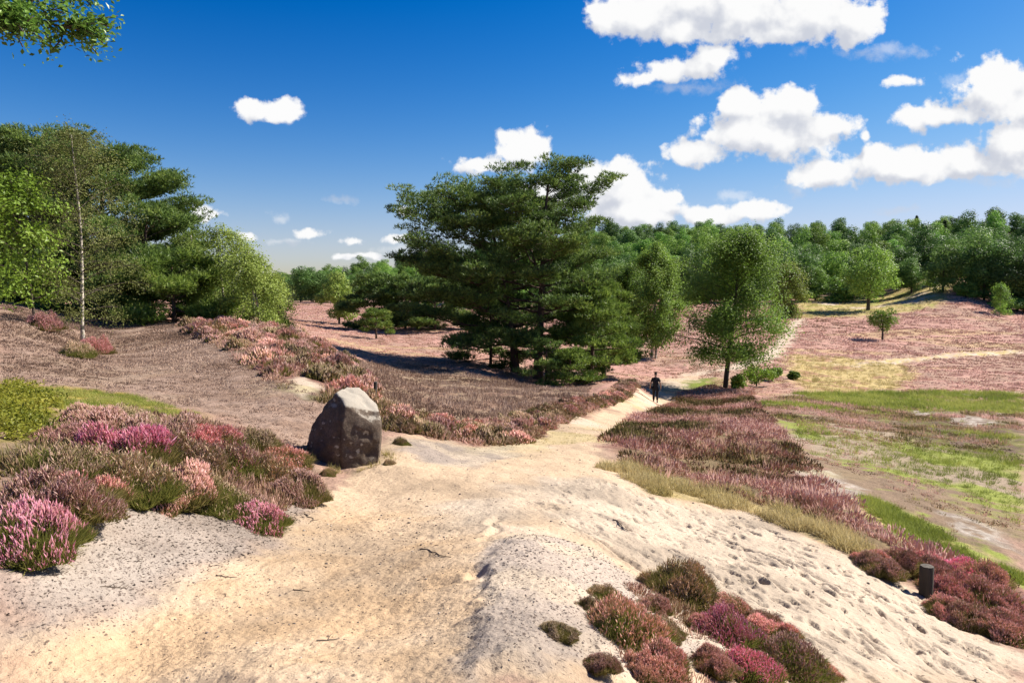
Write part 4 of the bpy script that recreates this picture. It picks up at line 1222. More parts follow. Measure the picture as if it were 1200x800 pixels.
def build_pine(name, seed, h, R, profile, nl, lean=(0, 0), r0=0.26, base_t=0.2, pad=(0.55, 1.0), tufts=46, nb=4, needle=0.3, width=0.055, mat='pine_needles', az_bias=None, fork=None, rise=0.18, dead=4, nsub=4):
    """Scots pine: limbs that bend upward, flat sprays of needles in tiers with sky between them"""
    rng = np.random.default_rng(seed)
    root = empty(name, (0, 0, 0))
    tr, br, cr = Acc(), Acc(), Acc()
    P = trunk_line(rng, h * 0.95, h * 0.012, lean, 10)
    rad_ = lambda t: r0 * (1 - 0.88 * t) + 0.03
    V, T = tube(P, [rad_(t) * (1.35 if i == 0 else 1) for i, t in enumerate(np.linspace(0, 1, 10))], 8); tr.add(V, T)
    stems = [(P, 0.0, 1.0)]
    if fork:
        ft, fx, fy, fh = fork
        p0 = along(P, [ft])[0]
        F = curve(p0, unit(np.array([[fx, fy, 1.0]]))[0], fh, 0.25, rng, 6, 0.05)
        V, T = tube(F, np.linspace(rad_(ft) * 0.75, 0.03, 6), 7); tr.add(V, T)
        stems.append((F, ft, 1.0))
    pts, pv = zip(*profile)
    ga = rng.uniform(0, 6.28)
    for i in range(nl):
        t = base_t + (0.985 - base_t) * ((i + rng.uniform(0, 0.8)) / nl)
        S, s0, _ = stems[0] if len(stems) == 1 or rng.uniform() < 0.6 or t < stems[1][1] + 0.05 else stems[1]
        u = t if s0 == 0 else (t - s0) / (1 - s0)
        p0 = along(S, [u])[0]
        ga += 2.4 + rng.normal(0, 0.35)
        L = R * np.interp(t, pts, pv) * rng.uniform(0.84, 1.08)
        if az_bias:
            L *= 1 + az_bias[1] * math.cos(ga - az_bias[0])
        el = np.interp(t, [0.2, 0.6, 1.0], [-0.12, 0.14, 0.5]) + rng.normal(0, 0.08)
        d = np.array([math.cos(ga) * math.cos(el), math.sin(ga) * math.cos(el), math.sin(el)])
        Lb = curve(p0, d, L, rise * rng.uniform(0.5, 1.3), rng, 6)
        rb = max(0.02, rad_(t) * 0.42)
        V, T = tube(Lb, np.linspace(rb, 0.012, 6), 5); br.add(V, T)
        ns = max(2, int(nsub * L / 3.0 + 1.5))
        for k in range(ns):
            s = 0.42 + 0.58 * (k + rng.uniform(0.2, 1)) / ns
            q0 = along(Lb, [s])[0]
            side = (1 if k % 2 else -1) * rng.uniform(0.5, 1.1)
            a2 = ga + side
            l2 = L * 0.34 * (1.15 - 0.6 * s) * rng.uniform(0.6, 1.2) + 0.25
            d2 = unit(np.array([[math.cos(a2), math.sin(a2), 0.12 + rng.normal(0, 0.12)]]))[0]
            Sb = curve(q0, d2, l2, 0.2, rng, 4)
            V, T = tube(Sb, np.linspace(rb * 0.4 + 0.006, 0.006, 4), 4); br.add(V, T)
            for w in ((0.55, 1.0) if l2 > 0.8 else (1.0,)):
                c = along(Sb, [w])[0] + np.array([0, 0, 0.06])
                rx = rng.uniform(*pad) * (0.8 + 0.2 * w)
                cr.add(*pad_tufts(c, rx, rx * rng.uniform(0.22, 0.4), int(tufts * (rx / pad[1]) ** 1.5) + 8, rng, needle, nb=nb, width=width))
        c = Lb[-1]; rx = rng.uniform(*pad)
        cr.add(*pad_tufts(c, rx, rx * 0.4, tufts, rng, needle, nb=nb, width=width))
    for S, _, _ in stems:
        for k in range(4):
            c = S[-1] + np.array([rng.normal(0, 0.4), rng.normal(0, 0.4), rng.uniform(-0.5, 0.3)])
            rx = rng.uniform(*pad) * 0.85
            cr.add(*pad_tufts(c, rx, rx * 0.5, tufts, rng, needle, nb=nb, width=width))
    for k in range(dead):                                    # bare lower limbs
        t = rng.uniform(base_t * 0.55, base_t + 0.15); a = rng.uniform(0, 6.28)
        p0 = along(P, [t])[0]; d = np.array([math.cos(a), math.sin(a), rng.uniform(-0.2, 0.25)])
        Lb = curve(p0, d, R * rng.uniform(0.25, 0.55), 0.1, rng, 5, 0.15)
        V, T = tube(Lb, np.linspace(0.05, 0.008, 5), 4); br.add(V, T)
    tr.build("trunk", M['pine_bark'], root, True)
    br.build("limbs", M['pine_bark'], root, True)
    cr.build("crown", M[mat], root)
    return root


def build_birch(name, seed, h, R, crown0=0.18, nl=26, leaves=16000, leaf=0.12, droop=0.9, lean=(0, 0), r0=0.16, mat='birch_leaf', bark='birch_bark', wig=0.012, strands=7, tip_pow=0.8, belly=0.42, stems=1, low_gap=0.0, spread=0.16, leaf_down=0.5):
    """birch: slim pale stem, steep limbs, and fine twigs hanging with small leaves"""
    rng = np.random.default_rng(seed)
    root = empty(name, (0, 0, 0))
    tr, br, cr = Acc(), Acc(), Acc()
    S = []
    for s in range(stems):
        ln = (lean[0] + (rng.uniform(-1, 1) * R * 0.35 if stems > 1 else 0), lean[1] + (rng.uniform(-1, 1) * R * 0.3 if stems > 1 else 0))
        P = trunk_line(rng, h * (0.97 if s == 0 else rng.uniform(0.72, 0.92)), h * wig, ln, 11, 1.2)
        if stems > 1:
            P[:, :2] += np.array([(s - (stems - 1) / 2) * r0 * 2.4, rng.uniform(-.2, .2)])
        V, T = tube(P, np.linspace(r0, 0.02, 11) * (1 if s == 0 else 0.8), 8); tr.add(V, T)
        S.append(P)
    C_, D_ = [], []
    ga = rng.uniform(0, 6.28)
    for i in range(nl):
        t = crown0 + (0.99 - crown0) * (i + rng.uniform(0, 0.9)) / nl
        P = S[i % stems]
        p0 = along(P, [t])[0]; ga += 2.4 + rng.normal(0, 0.4)
        u = (t - crown0) / (1 - crown0)
        prof = math.sin(PI * min(1, max(0.0, (u + 0.12) / 1.12)) ** belly * 1.0) if u < 1 else 0.1
        prof = max(0.15, (1 - u) ** tip_pow * (0.55 + 0.45 * min(1, u / max(belly, 0.05))) * 1.35)
        L = R * min(1.1, prof) * rng.uniform(0.7, 1.15)
        el = np.interp(u, [0, 0.5, 1], [0.35, 0.7, 1.15]) + rng.normal(0, 0.12)
        d = np.array([math.cos(ga) * math.cos(el), math.sin(ga) * math.cos(el), math.sin(el)])
        room = max(0.15, (h * 1.02 - p0[2]) / max(0.2, math.sin(el)))
        Lb = curve(p0, d, min(L / max(0.5, math.cos(el)), room), -0.35 * droop, rng, 6)
        V, T = tube(Lb, np.linspace(max(0.012, r0 * 0.35 * (1 - t) + 0.012), 0.006, 6), 4); br.add(V, T)
        for k in range(strands):
            s = rng.uniform(0.08, 1.0)
            q0 = along(Lb, [s])[0]
            a2 = ga + rng.normal(0, 0.9)
            l2 = rng.uniform(0.5, 1.25) * R * 0.32 + 0.25
            d2 = np.array([math.cos(a2), math.sin(a2), rng.uniform(0.0, 0.5)])
            Sb = curve(q0, d2, l2, -droop * rng.uniform(0.5, 1.5), rng, 6, 0.05)
            if k < 3:
                V, T = tube(Sb, np.linspace(0.009, 0.004, 6), 3); br.add(V, T)
            C_.append(Sb)
    n = leaves // max(1, len(C_))
    allP = []
    for Sb in C_:
        m = max(2, int(n * rng.uniform(0.5, 1.5)))
        p = along(Sb, rng.uniform(0.1, 1.0, m)) + rng.normal(0, spread, (m, 3)) * np.array([1, 1, 1.2])
        allP.append(p)
    # some leaves close to the stems of the upper crown
    for P in S:
        p = along(P, rng.uniform(0.75, 1, max(4, leaves // 40))) + rng.normal(0, spread * 1.4, (max(4, leaves // 40), 3))
        allP.append(p)
    p = np.concatenate(allP)
    p[:, 2] = np.maximum(p[:, 2], 0.15)
    mid = np.array([lean[0] * 0.5, lean[1] * 0.5, h * 0.55])
    nr = unit(unit((p - mid) / np.array([R, R, h * 0.5])) * 0.8 + np.array([0, 0, 0.35]) + rng.normal(0, 0.55, p.shape))
    cl = fbm(p[:, 0] * 0.9 + p[:, 1] * 0.6 + seed, p[:, 2] * 0.9, 3, seed)
    cr.add(*leaf_cards(p, nr, leaf * rng.uniform(0.65, 1.3, len(p)), np.clip(cl + rng.normal(0, 0.16, len(p)), 0, 1), rng, 0.62))
    tr.build("trunk", M[bark], root, True)
    br.build("twigs", M['dark_bark'], root, True)
    cr.build("crown", M[mat], root)
    return root


def build_lobed(name, seed, h, R, leaves=3200, leaf=0.42, lobes=16, crown0=0.15, mat='wood_leaf', r0=0.25, trunk=True, flat=0.5, limbs=6):
    """broadleaf tree or bush: many leaf clumps of uneven size around the limbs' ends, gaps between them"""
    rng = np.random.default_rng(seed)
    root = empty(name, (0, 0, 0))
    cr = Acc()
    zc = h * (crown0 + 1) / 2; hz_ = h * (1 - crown0) / 2
    L = []
    k = 0
    while len(L) < lobes and k < 4000:
        k += 1
        u = unit(rng.normal(0, 1, (1, 3)))[0]
        rr = rng.uniform(0.35, 0.86)
        z = u[2] * rr
        c = np.array([u[0] * R * rr * (1 - 0.25 * max(0, z)), u[1] * R * rr * (1 - 0.25 * max(0, z)), zc + z * hz_])
        s = rng.uniform(0.26, 0.44) * R
        if all(np.linalg.norm(c - a) > 0.62 * (s + b) * 0.8 for a, b in L):
            L.append((c, s))
    tot = sum(s * s for _, s in L)
    for c, s in L:
        n = int(leaves * s * s / tot)
        d = unit(rng.normal(0, 1, (n, 3))); rr = rng.uniform(0.45, 1.1, (n, 1)) ** 0.6
        bump = 1 + 0.25 * np.sin(d[:, :1] * 5 + c[0]) * np.sin(d[:, 2:3] * 6 + c[1])
        p = c + d * s * rr * bump * np.array([1, 1, 0.8])
        p[:, 2] = np.where(p[:, 2] < 0.05, 0.05 + np.abs(p[:, 2]) * 0.3, p[:, 2])
        nr = unit(d * 1.0 + np.array([0, 0, 0.3]) + rng.normal(0, 0.45, (n, 3)))
        cr.add(*leaf_cards(p, nr, leaf * rng.uniform(0.6, 1.3, n), np.clip(rng.normal(0.45, 0.2, n) + rng.normal(0, 0.1), 0, 1), rng, 0.7))
    if trunk:
        tr, br = Acc(), Acc()
        P = trunk_line(rng, h * 0.78, h * 0.01, (0, 0), 7)
        V, T = tube(P, np.linspace(r0 * 1.2, r0 * 0.2, 7), 7); tr.add(V, T)
        for c, s in L[:limbs]:
            t = np.clip(c[2] / h * 0.6, 0.12, 0.8)
            p0 = along(P, [t])[0]
            q = np.linspace(0, 1, 5)[:, None]
            Lb = p0 * (1 - q) + c * q + np.array([0, 0, 0.12 * h]) * (q * (1 - q))
            V, T = tube(Lb, np.linspace(r0 * 0.4, 0.03, 5), 5); br.add(V, T)
        tr.build("trunk", M['dark_bark'], root, True)
        if br.V:
            br.build("limbs", M['dark_bark'], root, True)
    cr.build("crown", M[mat], root)
    return root


def build_spruce(name, seed, h, R, n=3000):
    rng = np.random.default_rng(seed)
    root = empty(name, (0, 0, 0))
    tr, cr = Acc(), Acc()
    P = trunk_line(rng, h, 0.02, (0, 0), 6)
    V, T = tube(P, np.linspace(0.2, 0.02, 6), 6); tr.add(V, T)
    tiers = 22
    for k in range(tiers):
        t = 0.12 + 0.88 * k / tiers
        for j in range(11):
            a = rng.uniform(0, 6.28); L = R * (1 - t) ** 0.85 * rng.uniform(0.6, 1.2) + 0.15
            m = n // (tiers * 11)
            s = rng.uniform(0.1, 1, m)
            p = np.stack([np.cos(a) * L * s, np.sin(a) * L * s, np.full(m, t * h) - 0.28 * L * s ** 1.5 + rng.normal(0, 0.25, m)], 1) + rng.normal(0, 0.12, (m, 3))
            d = unit(np.stack([np.cos(a) * np.ones(m), np.sin(a) * np.ones(m), rng.uniform(-0.6, 0.3, m)], 1) + rng.normal(0, 0.4, (m, 3)))
            cr.add(*blades(p, d, rng.uniform(0.4, 0.8, m), np.full(m, 0.3), np.clip(rng.normal(0.45, 0.2, m), 0, 1), rng))
    tr.build("trunk", M['dark_bark'], root, True)
    cr.build("crown", M['spruce'], root)
    return root


def stand(o, px, Y, rz=0.0, label=None, cat="tree", group=None, s=1.0, sink=0.05, sz=None):
    g = ground_at(px, Y)
    o.location = (g[0], g[1], g[2] - sink); o.rotation_euler = (0, 0, rz)
    o.scale = (s, s, sz or s)
    tag(o, label, cat, group)
    return o


def mh(px_h, Y):
    return px_h * Y / FPX


# --- the big pines in the middle
stand(build_pine("scots_pine", 11, 14.2, 5.0, [(0.1, 0.7), (0.3, 0.95), (0.5, 1.0), (0.7, 0.92), (0.85, 0.8), (1.0, 0.42)], 54, lean=(0.8, 0), r0=0.30, base_t=0.2, fork=(0.5, -0.42, 0.1, 5.6), tufts=84, dead=12, needle=0.23, nb=4, nsub=3.2, width=0.05), 630, 50.0,
      label="tallest dark Scots pine in the middle of the heath, with a forked top", group="pines in the middle of the heath")
stand(build_pine("scots_pine", 12, 12.4, 6.3, [(0.1, 0.72), (0.3, 0.95), (0.5, 1.0), (0.65, 0.98), (0.85, 0.66), (1.0, 0.3)], 52, lean=(-1.9, 0.6), r0=0.27, base_t=0.2, az_bias=(PI, 0.2), tufts=84, dead=12, needle=0.23, nb=4, nsub=3.2, width=0.05), 604, 51.5,
      label="wide dark Scots pine leaning left, left half of the middle pine group", group="pines in the middle of the heath")
stand(build_pine("young_pine", 13, 6.4, 2.7, [(0.0, 1.0), (0.3, 0.95), (0.6, 0.7), (0.85, 0.4), (1.0, 0.12)], 34, r0=0.13, base_t=0.05, pad=(0.45, 0.8), tufts=50, mat='young_pine', dead=0), 694, 48.0,
      label="bright green bushy young pine at the right foot of the tall pine", group="pines in the middle of the heath")
stand(build_pine("young_pine", 14, 7.4, 2.6, [(0.0, 0.9), (0.3, 0.95), (0.6, 0.75), (0.85, 0.45), (1.0, 0.15)], 34, r0=0.14, base_t=0.1, pad=(0.5, 0.85), tufts=50, mat='young_pine', dead=0), 708, 56.0,
      label="light green young pine behind the bushy one, right of the tall pine", group="pines in the middle of the heath")
stand(build_pine("young_pine", 15, 2.7, 1.7, [(0.0, 1.0), (0.5, 0.75), (1.0, 0.2)], 16, r0=0.06, base_t=0.04, pad=(0.3, 0.5), tufts=44, needle=0.2, width=0.04, mat='pine_needles', dead=0), 640, 45.0,
      label="low dark pine bush at the very foot of the tall pine, facing the path", group="pines in the middle of the heath")
stand(build_pine("young_pine", 16, 2.2, 1.5, [(0.0, 1.0), (0.5, 0.75), (1.0, 0.2)], 15, r0=0.05, base_t=0.04, pad=(0.3, 0.5), tufts=44, needle=0.2, width=0.04, mat='young_pine', dead=0), 668, 44.5,
      label="low light green pine bush beside the dark one at the tall pine's foot", group="pines in the middle of the heath")
stand(build_pine("young_pine", 17, 4.4, 3.0, [(0.0, 1.0), (0.4, 0.9), (0.7, 0.6), (1.0, 0.2)], 24, r0=0.1, base_t=0.06, pad=(0.45, 0.8), tufts=46, mat='pine_needles', dead=0), 575, 54.0,
      label="dark low pine under the left boughs of the middle pine group", group="pines in the middle of the heath")

# --- pines and birches of the left hill
LP = [(10, 50.0, 10.6, 4.6, 21, "dark tall pine at the left edge, behind the bright green sapling"), (50, 49.0, 10.9, 4.2, 22, "dark tall pine behind the white-stemmed birch"), (122, 47.0, 10.2, 5.6, 23, "broad pine right of the white-stemmed birch, its slope falling to the right")]
for (px, Y, h, R_, sd_, lab) in LP:
    stand(build_pine("scots_pine", sd_, h, R_, [(0.1, 0.95), (0.3, 1.0), (0.6, 0.9), (0.8, 0.72), (1.0, 0.35)], 54, r0=0.25, base_t=0.06, tufts=80, pad=(0.6, 1.05), needle=0.24, width=0.05, lean=(0.2, 0)), px, Y, label=lab, group="pines on the left hill")
stand(build_pine("young_pine", 24, 7.0, 4.0, [(0.0, 1.0), (0.3, 1.0), (0.6, 0.75), (1.0, 0.2)], 30, r0=0.14, base_t=0.04, pad=(0.5, 0.95), tufts=48, mat='pine_needles', dead=0), 176, 44.0, label="spreading green pine low on the slope right of the broad tall pine", group="pines on the left hill")
stand(build_pine("young_pine", 25, 3.4, 3.0, [(0.0, 1.0), (0.4, 0.95), (0.7, 0.7), (1.0, 0.3)], 22, r0=0.1, base_t=0.04, pad=(0.45, 0.8), tufts=48, mat='young_pine', dead=0), 205, 41.0, label="low bushy pine in front of the pale birches on the left hill", group="pines on the left hill")
stand(build_pine("young_pine", 26, 4.2, 3.2, [(0.0, 1.0), (0.4, 0.95), (0.7, 0.7), (1.0, 0.3)], 22, r0=0.1, base_t=0.04, pad=(0.45, 0.8), tufts=48, mat='pine_needles', dead=0), 120, 43.0, label="dark low pine behind the foot of the white-stemmed birch", group="pines on the left hill")
stand(build_birch("silver_birch", 31, mh(250, 30.0), 2.1, crown0=0.10, nl=48, leaves=15000, leaf=0.078, droop=0.55, r0=0.085, mat='birch_olive', wig=0.014, strands=8, spread=0.16, tip_pow=0.55, lean=(0.1, 0)), 97, 30.0,
      label="slender white-stemmed birch with thin olive leaves on the brown slope", group="birches on the left hill")
stand(build_birch("green_sapling", 32, mh(172, 28.0), 1.35, crown0=0.16, nl=26, leaves=5200, leaf=0.15, droop=0.35, r0=0.055, mat='bright_leaf', bark='dark_bark', strands=6, spread=0.16, tip_pow=0.5, lean=(-0.5, 0)), 42, 28.0,
      label="bright yellow-green sapling on the brown slope near the left edge", cat="tree")
for (px, Y, hp, R_, sd_, lab) in ((232, 44.0, 106, 1.7, 33, "loose pale birch at the back of the birch clump on the left hill"), (268, 42.0, 118, 1.7, 34, "tallest pale green birch of the clump on the left hill"), (303, 40.0, 96, 1.6, 35, "weeping pale birch at the right end of the clump on the left hill"), (322, 47.0, 70, 1.3, 36, "small pale birch peeping out behind the weeping one")):
    stand(build_birch("pale_birch", sd_, mh(hp, Y), R_, crown0=0.06, nl=30, leaves=12000, leaf=0.12, droop=1.25, r0=0.09, mat='birch_pale', strands=7, spread=0.17, tip_pow=0.55, stems=2), px, Y, label=lab, group="pale birches on the left hill")

# --- trees standing free on the heath
stand(build_birch("birch", 41, mh(182, 54.0), 3.9, crown0=0.20, nl=56, leaves=60000, leaf=0.15, droop=0.6, r0=0.2, mat='birch_leaf', bark='dark_bark', strands=11, spread=0.28, tip_pow=0.5, lean=(1.1, 0), belly=0.15), 851, 54.0, label="full green birch right of the path, beyond the walker, with a dark trunk", group="free-standing heath trees")
stand(build_birch("birch", 42, mh(132, 76.0), 2.5, crown0=0.16, nl=40, leaves=30000, leaf=0.2, droop=1.0, r0=0.17, mat='birch_leaf', strands=8, spread=0.26, tip_pow=0.5, stems=2), 766, 76.0, label="twin-stemmed weeping birch between the pines and the full green birch", group="free-standing heath trees")
stand(build_birch("birch", 43, mh(105, 80.0), 2.3, crown0=0.16, nl=34, leaves=22000, leaf=0.2, droop=0.9, r0=0.13, mat='birch_leaf', strands=8, spread=0.26, tip_pow=0.5, stems=2), 734, 80.0, label="smaller two-stemmed birch just right of the pines, its foot in a fork", group="free-standing heath trees")
stand(build_birch("birch", 44, mh(62, 128.0), 2.9, crown0=0.08, nl=28, leaves=15000, leaf=0.28, droop=1.0, r0=0.15, mat='birch_pale', strands=7, spread=0.35, tip_pow=0.5), 920, 128.0, label="pale round birch behind the full green birch, at the far path", group="free-standing heath trees")
stand(build_lobed("broad_tree", 45, mh(80, 138.0), 5.4, 9000, 0.34, 24, 0.10, 'wood_leaf', 0.3), 1016, 138.0, label="round dark tree standing on the pale slope in front of the right-hand wood", cat="tree", group="free-standing heath trees")
stand(build_lobed("small_tree", 46, mh(40, 100.0), 2.1, 2600, 0.22, 14, 0.22, 'birch_leaf', 0.13), 1034, 100.0, label="small gnarled green tree alone in the pink heath at the right", cat="tree", group="free-standing heath trees")
stand(build_lobed("bush", 47, mh(27, 150.0), 1.7, 1400, 0.26, 9, 0.0, 'wood_leaf', 0.1), 1087, 152.0, label="small round bush high on the pale slope below the wood", cat="bush")
stand(build_birch("young_birch", 48, mh(36, 128.0), 1.6, crown0=0.03, nl=20, leaves=3600, leaf=0.22, droop=0.8, r0=0.07, mat='birch_leaf', strands=6, spread=0.25), 1170, 128.0, label="small upright birch in front of the dark trees at the right edge", cat="tree")
stand(build_lobed("olive_tree", 49, mh(62, 112.0), 3.4, 7000, 0.3, 18, 0.02, 'birch_pale', 0.16), 398, 112.0, label="olive-green round tree alone in the pink heath left of the pines", cat="tree", group="free-standing heath trees")
stand(build_pine("young_pine", 50, mh(34, 78.0), 1.7, [(0.0, 0.9), (0.4, 1.0), (0.7, 0.7), (1.0, 0.2)], 16, r0=0.09, base_t=0.18, pad=(0.35, 0.6), tufts=40, needle=0.24, mat='young_pine', dead=0), 441, 78.0, label="small stunted pine in the pink heath left of the big pines", cat="tree")
for (px, Y, hp, R_, sd_, lab) in ((438, 98, 60, 4.0, 51, "dark bushy pine behind the stunted pine, left end of the thicket"), (475, 96, 56, 4.2, 52, "dark low pine in the thicket behind the left boughs of the big pine"), (510, 92, 60, 4.2, 53, "dark pine half hidden behind the big pine's lower left boughs")):
    stand(build_pine("thicket_pine", sd_, mh(hp, Y), R_, [(0.0, 1.0), (0.4, 0.95), (0.7, 0.7), (1.0, 0.3)], 26, r0=0.12, base_t=0.04, pad=(0.6, 1.1), tufts=44, needle=0.4, width=0.09, dead=0), px, Y, label=lab, group="pine thicket left of the big pines")
for (px, Y, hp, R_, sd_, mat, lab) in ((888, 56, 30, 1.25, 54, 'bright_leaf', "bright green bush at the right foot of the full green birch"), (906, 60, 20, 0.9, 55, 'birch_leaf', "small dark green bush right of the bright one by the full birch"), (931, 62, 11, 0.55, 56, 'birch_leaf', "little round green bush alone at the end of the far track"), (866, 53, 22, 0.8, 57, 'bright_leaf', "low bright shrub touching the trunk of the full green birch")):
    stand(build_lobed("bush", sd_, mh(hp, Y), R_, 1500, 0.16, 9, 0.0, mat, 0.06), px, Y, label=lab, cat="bush")

# --- dark oaks at the right edge, in front of the wood
for (px, Y, hp, R_, sd_, lab) in ((1140, 146, 80, 5.2, 61, "dark oak at the left end of the group by the right edge"), (1178, 142, 88, 5.6, 62, "tall dark oak at the right edge in front of the wood"), (1208, 138, 80, 5.0, 63, "dark oak cut by the right edge of the picture"), (1160, 150, 66, 4.6, 64, "lower dark oak between the two tall ones at the right edge")):
    stand(build_lobed("oak", sd_, mh(hp, Y), R_, 7000, 0.38, 22, 0.02, 'wood_dark', 0.3), px, Y, label=lab, group="oaks by the right edge")


# --- the woods on the hills: every tree a copy of one of nine
def woods():
    rng = np.random.default_rng(77)
    protos = []
    for i in range(5):
        protos.append(("wood_tree", build_lobed("wood_tree", 700 + i, 14.0 + i * 0.8, 5.6, 8200, 0.46, 26, -0.06, 'wood_leaf', 0.28, limbs=4), "round mid-green broadleaf tree in the closed wood on the hill"))
    for i in range(3):
        protos.append(("wood_oak", build_lobed("wood_oak", 720 + i, 15.0 + i, 5.7, 8200, 0.46, 26, -0.06, 'wood_dark', 0.3, limbs=4), "dark green broadleaf tree in the closed wood on the hill"))
    protos.append(("spruce", build_spruce("spruce", 740, 16.0, 3.6, 6000), "pointed dark spruce rising out of the wood on the hill"))
    used = set()
    n = 0

    def put(x, y, s, k):
        nonlocal n
        nm, root, lab = protos[k]
        loc = (x, y, hz(x, y) - 0.2)
        if k in used:
            o = copy_tree(root, loc, rng.uniform(0, 6.28), (s * rng.uniform(0.9, 1.15), s * rng.uniform(0.9, 1.15), s))
        else:
            o = root; used.add(k); o.location = loc; o.scale = (s, s, s); o.rotation_euler = (0, 0, rng.uniform(0, 6.28))
        tag(o, lab, "tree", "trees of the hill woods")
        n += 1
    # right-hand hill: rows climbing away from the edge of the heath
    for row in range(12):
        R_ = 190 + row * 15.5 + max(0, row - 8) * 8
        th = -3.5
        while th < 37.5:
            edge = 1.0 if th < 20 else (0.94 if th < 30 else 0.9)
            r = R_ * edge * (1 + rng.normal(0, 0.018))
            a = rad(th + rng.normal(0, 0.25))
            k = int(rng.integers(0, 8)) if row < 5 or rng.uniform() > 0.07 else 8
            if th > 26 and rng.uniform() < 0.4:
                k = int(rng.integers(5, 8))
            s = rng.uniform(0.62, 0.95) * (0.85 if row == 0 else 1.0)
            put(r * math.sin(a), r * math.cos(a), s * (0.85 if k == 8 else 1), k)
            th += math.degrees((5.8 if row else 5.4) / r) * rng.uniform(0.8, 1.3) * (1 + 0.10 * row) * (1.28 if 1 <= row <= 7 else 0.72 if row > 8 else 1.0)
    # shrubby edge of the wood
    sh = [build_lobed("wood_shrub", 760 + i, 4.2, 3.0, 2200, 0.42, 12, -0.05, 'wood_leaf', 0.1, limbs=2) for i in range(3)]
    us = set(); th = -3.0; c = 0
    while th < 40:
        edge = 1.0 if th < 20 else (0.94 if th < 30 else 0.9)
        r = 186 * edge * (1 + rng.normal(0, 0.012)); a = rad(th); k = int(rng.integers(0, 3)); s = rng.uniform(0.7, 1.3)
        x, y = r * math.sin(a), r * math.cos(a); loc = (x, y, hz(x, y) - 0.15)
        if k in us:
            o = copy_tree(sh[k], loc, rng.uniform(0, 6.28), (s * 1.2, s * 1.2, s))
        else:
            o = sh[k]; us.add(k); o.location = loc; o.scale = (s * 1.2, s * 1.2, s)
        tag(o, "leafy shrub along the lower edge of the hill wood", "shrub", "shrubs along the edge of the wood")
        th += math.degrees(5.6 / r) * rng.uniform(0.8, 1.5) * (1.0 if not (22 < th < 31) else 3.0)
    # far left wood
    for row in range(7):
        R_ = 272 + row * 27
        th = -19.5
        while th < -3.5:
            r = R_ * (1 + rng.normal(0, 0.015)) - max(0, (th + 8)) * 6
            a = rad(th)
            k = int(rng.integers(0, 8))
            put(r * math.sin(a), r * math.cos(a), rng.uniform(0.6, 0.9), k)
            th += math.degrees(7.0 / r) * rng.uniform(0.85, 1.35) * (1 + 0.16 * row)


woods()


# --- oak whose bough hangs into the upper left corner
def corner_oak():
    rng = np.random.default_rng(90)
    root = empty("oak_tree", (0, 0, 0))
    x0, y0 = -14.6, 12.0
    z0 = hz(x0, y0)
    root.location = (x0, y0, z0 - 0.1)
    tag(root, "oak standing just outside the left edge, its leafy bough hanging into the upper left corner", "tree")
    tr, br, cr = Acc(), Acc(), Acc()
    P = trunk_line(rng, 9.5, 0.12, (0.4, 0.2), 8)
    V, T = tube(P, np.linspace(0.33, 0.06, 8), 9); tr.add(V, T)
    ends = []

    def limb(p, q, r, sag=0.25, n=7):
        t = np.linspace(0, 1, n)[:, None]
        L = p * (1 - t) + q * t + np.array([0, 0, 1.0]) * sag * np.sin(t * PI) + np.cumsum(rng.normal(0, 0.06, (n, 3)), 0) * t
        V, T = tube(L, np.linspace(r, 0.012, n), 6); br.add(V, T)
        return L

    def sprays(L, n, reach, dens, leaf=0.12, t0=0.35):
        for k in range(n):
            s = rng.uniform(t0, 1.0); p = along(L, [s])[0]
            d = unit(rng.normal(0, 1, (1, 3)) * [1, 1, 0.55])[0]
            q = p + d * rng.uniform(0.3, 1) * reach
            B = limb(p, q, 0.016, 0.06, 5)
            m = int(dens * rng.uniform(0.6, 1.4))
            c = along(B, rng.uniform(0.3, 1.05, m)) + rng.normal(0, 0.11, (m, 3))
            cr.add(*leaf_cards(c, unit(rng.normal(0, 0.6, (m, 3)) + [0.25, 0, 0.7]), leaf * rng.uniform(0.6, 1.2, m), np.clip(rng.normal(0.45, 0.24, m), 0, 1), rng, 0.55))
    inv = np.array([x0, y0, z0 - 0.1])
    # the visible bough: passes through the corner of the picture
    def world(px, py, Y):
        sx, sz = pray(px, py); return np.array([sx * Y, Y, EYE[2] + sz * Y]) - inv
    tip = world(80, 34, 13.0)
    L1 = limb(along(P, [0.62])[0], tip, 0.10, 0.5)
    sprays(L1, 74, 0.8, 70, t0=0.5)
    L2 = limb(along(L1, [0.6])[0], world(8, 34, 12.2), 0.035, 0.15)
    sprays(L2, 34, 0.6, 60, t0=0.3)
    L3 = limb(along(L1, [0.7])[0], world(66, -14, 13.6), 0.03, 0.15)
    sprays(L3, 30, 0.65, 60, t0=0.2)
    for k in range(11):                                      # the rest of the crown, outside the picture
        a = rad(rng.uniform(80, 290)); t = rng.uniform(0.45, 1)
        p = along(P, [t])[0]
        L = limb(p, p + np.array([math.sin(a) * 3.6, math.cos(a) * 3.6, rng.uniform(0.2, 2.0)]), 0.07, 0.3)
        sprays(L, 9, 1.2, 40, 0.17)
    tr.build("trunk", M['dark_bark'], root, True)
    br.build("limbs", M['dark_bark'], root, True)
    cr.build("crown", M['oak_leaf'], root)


corner_oak()

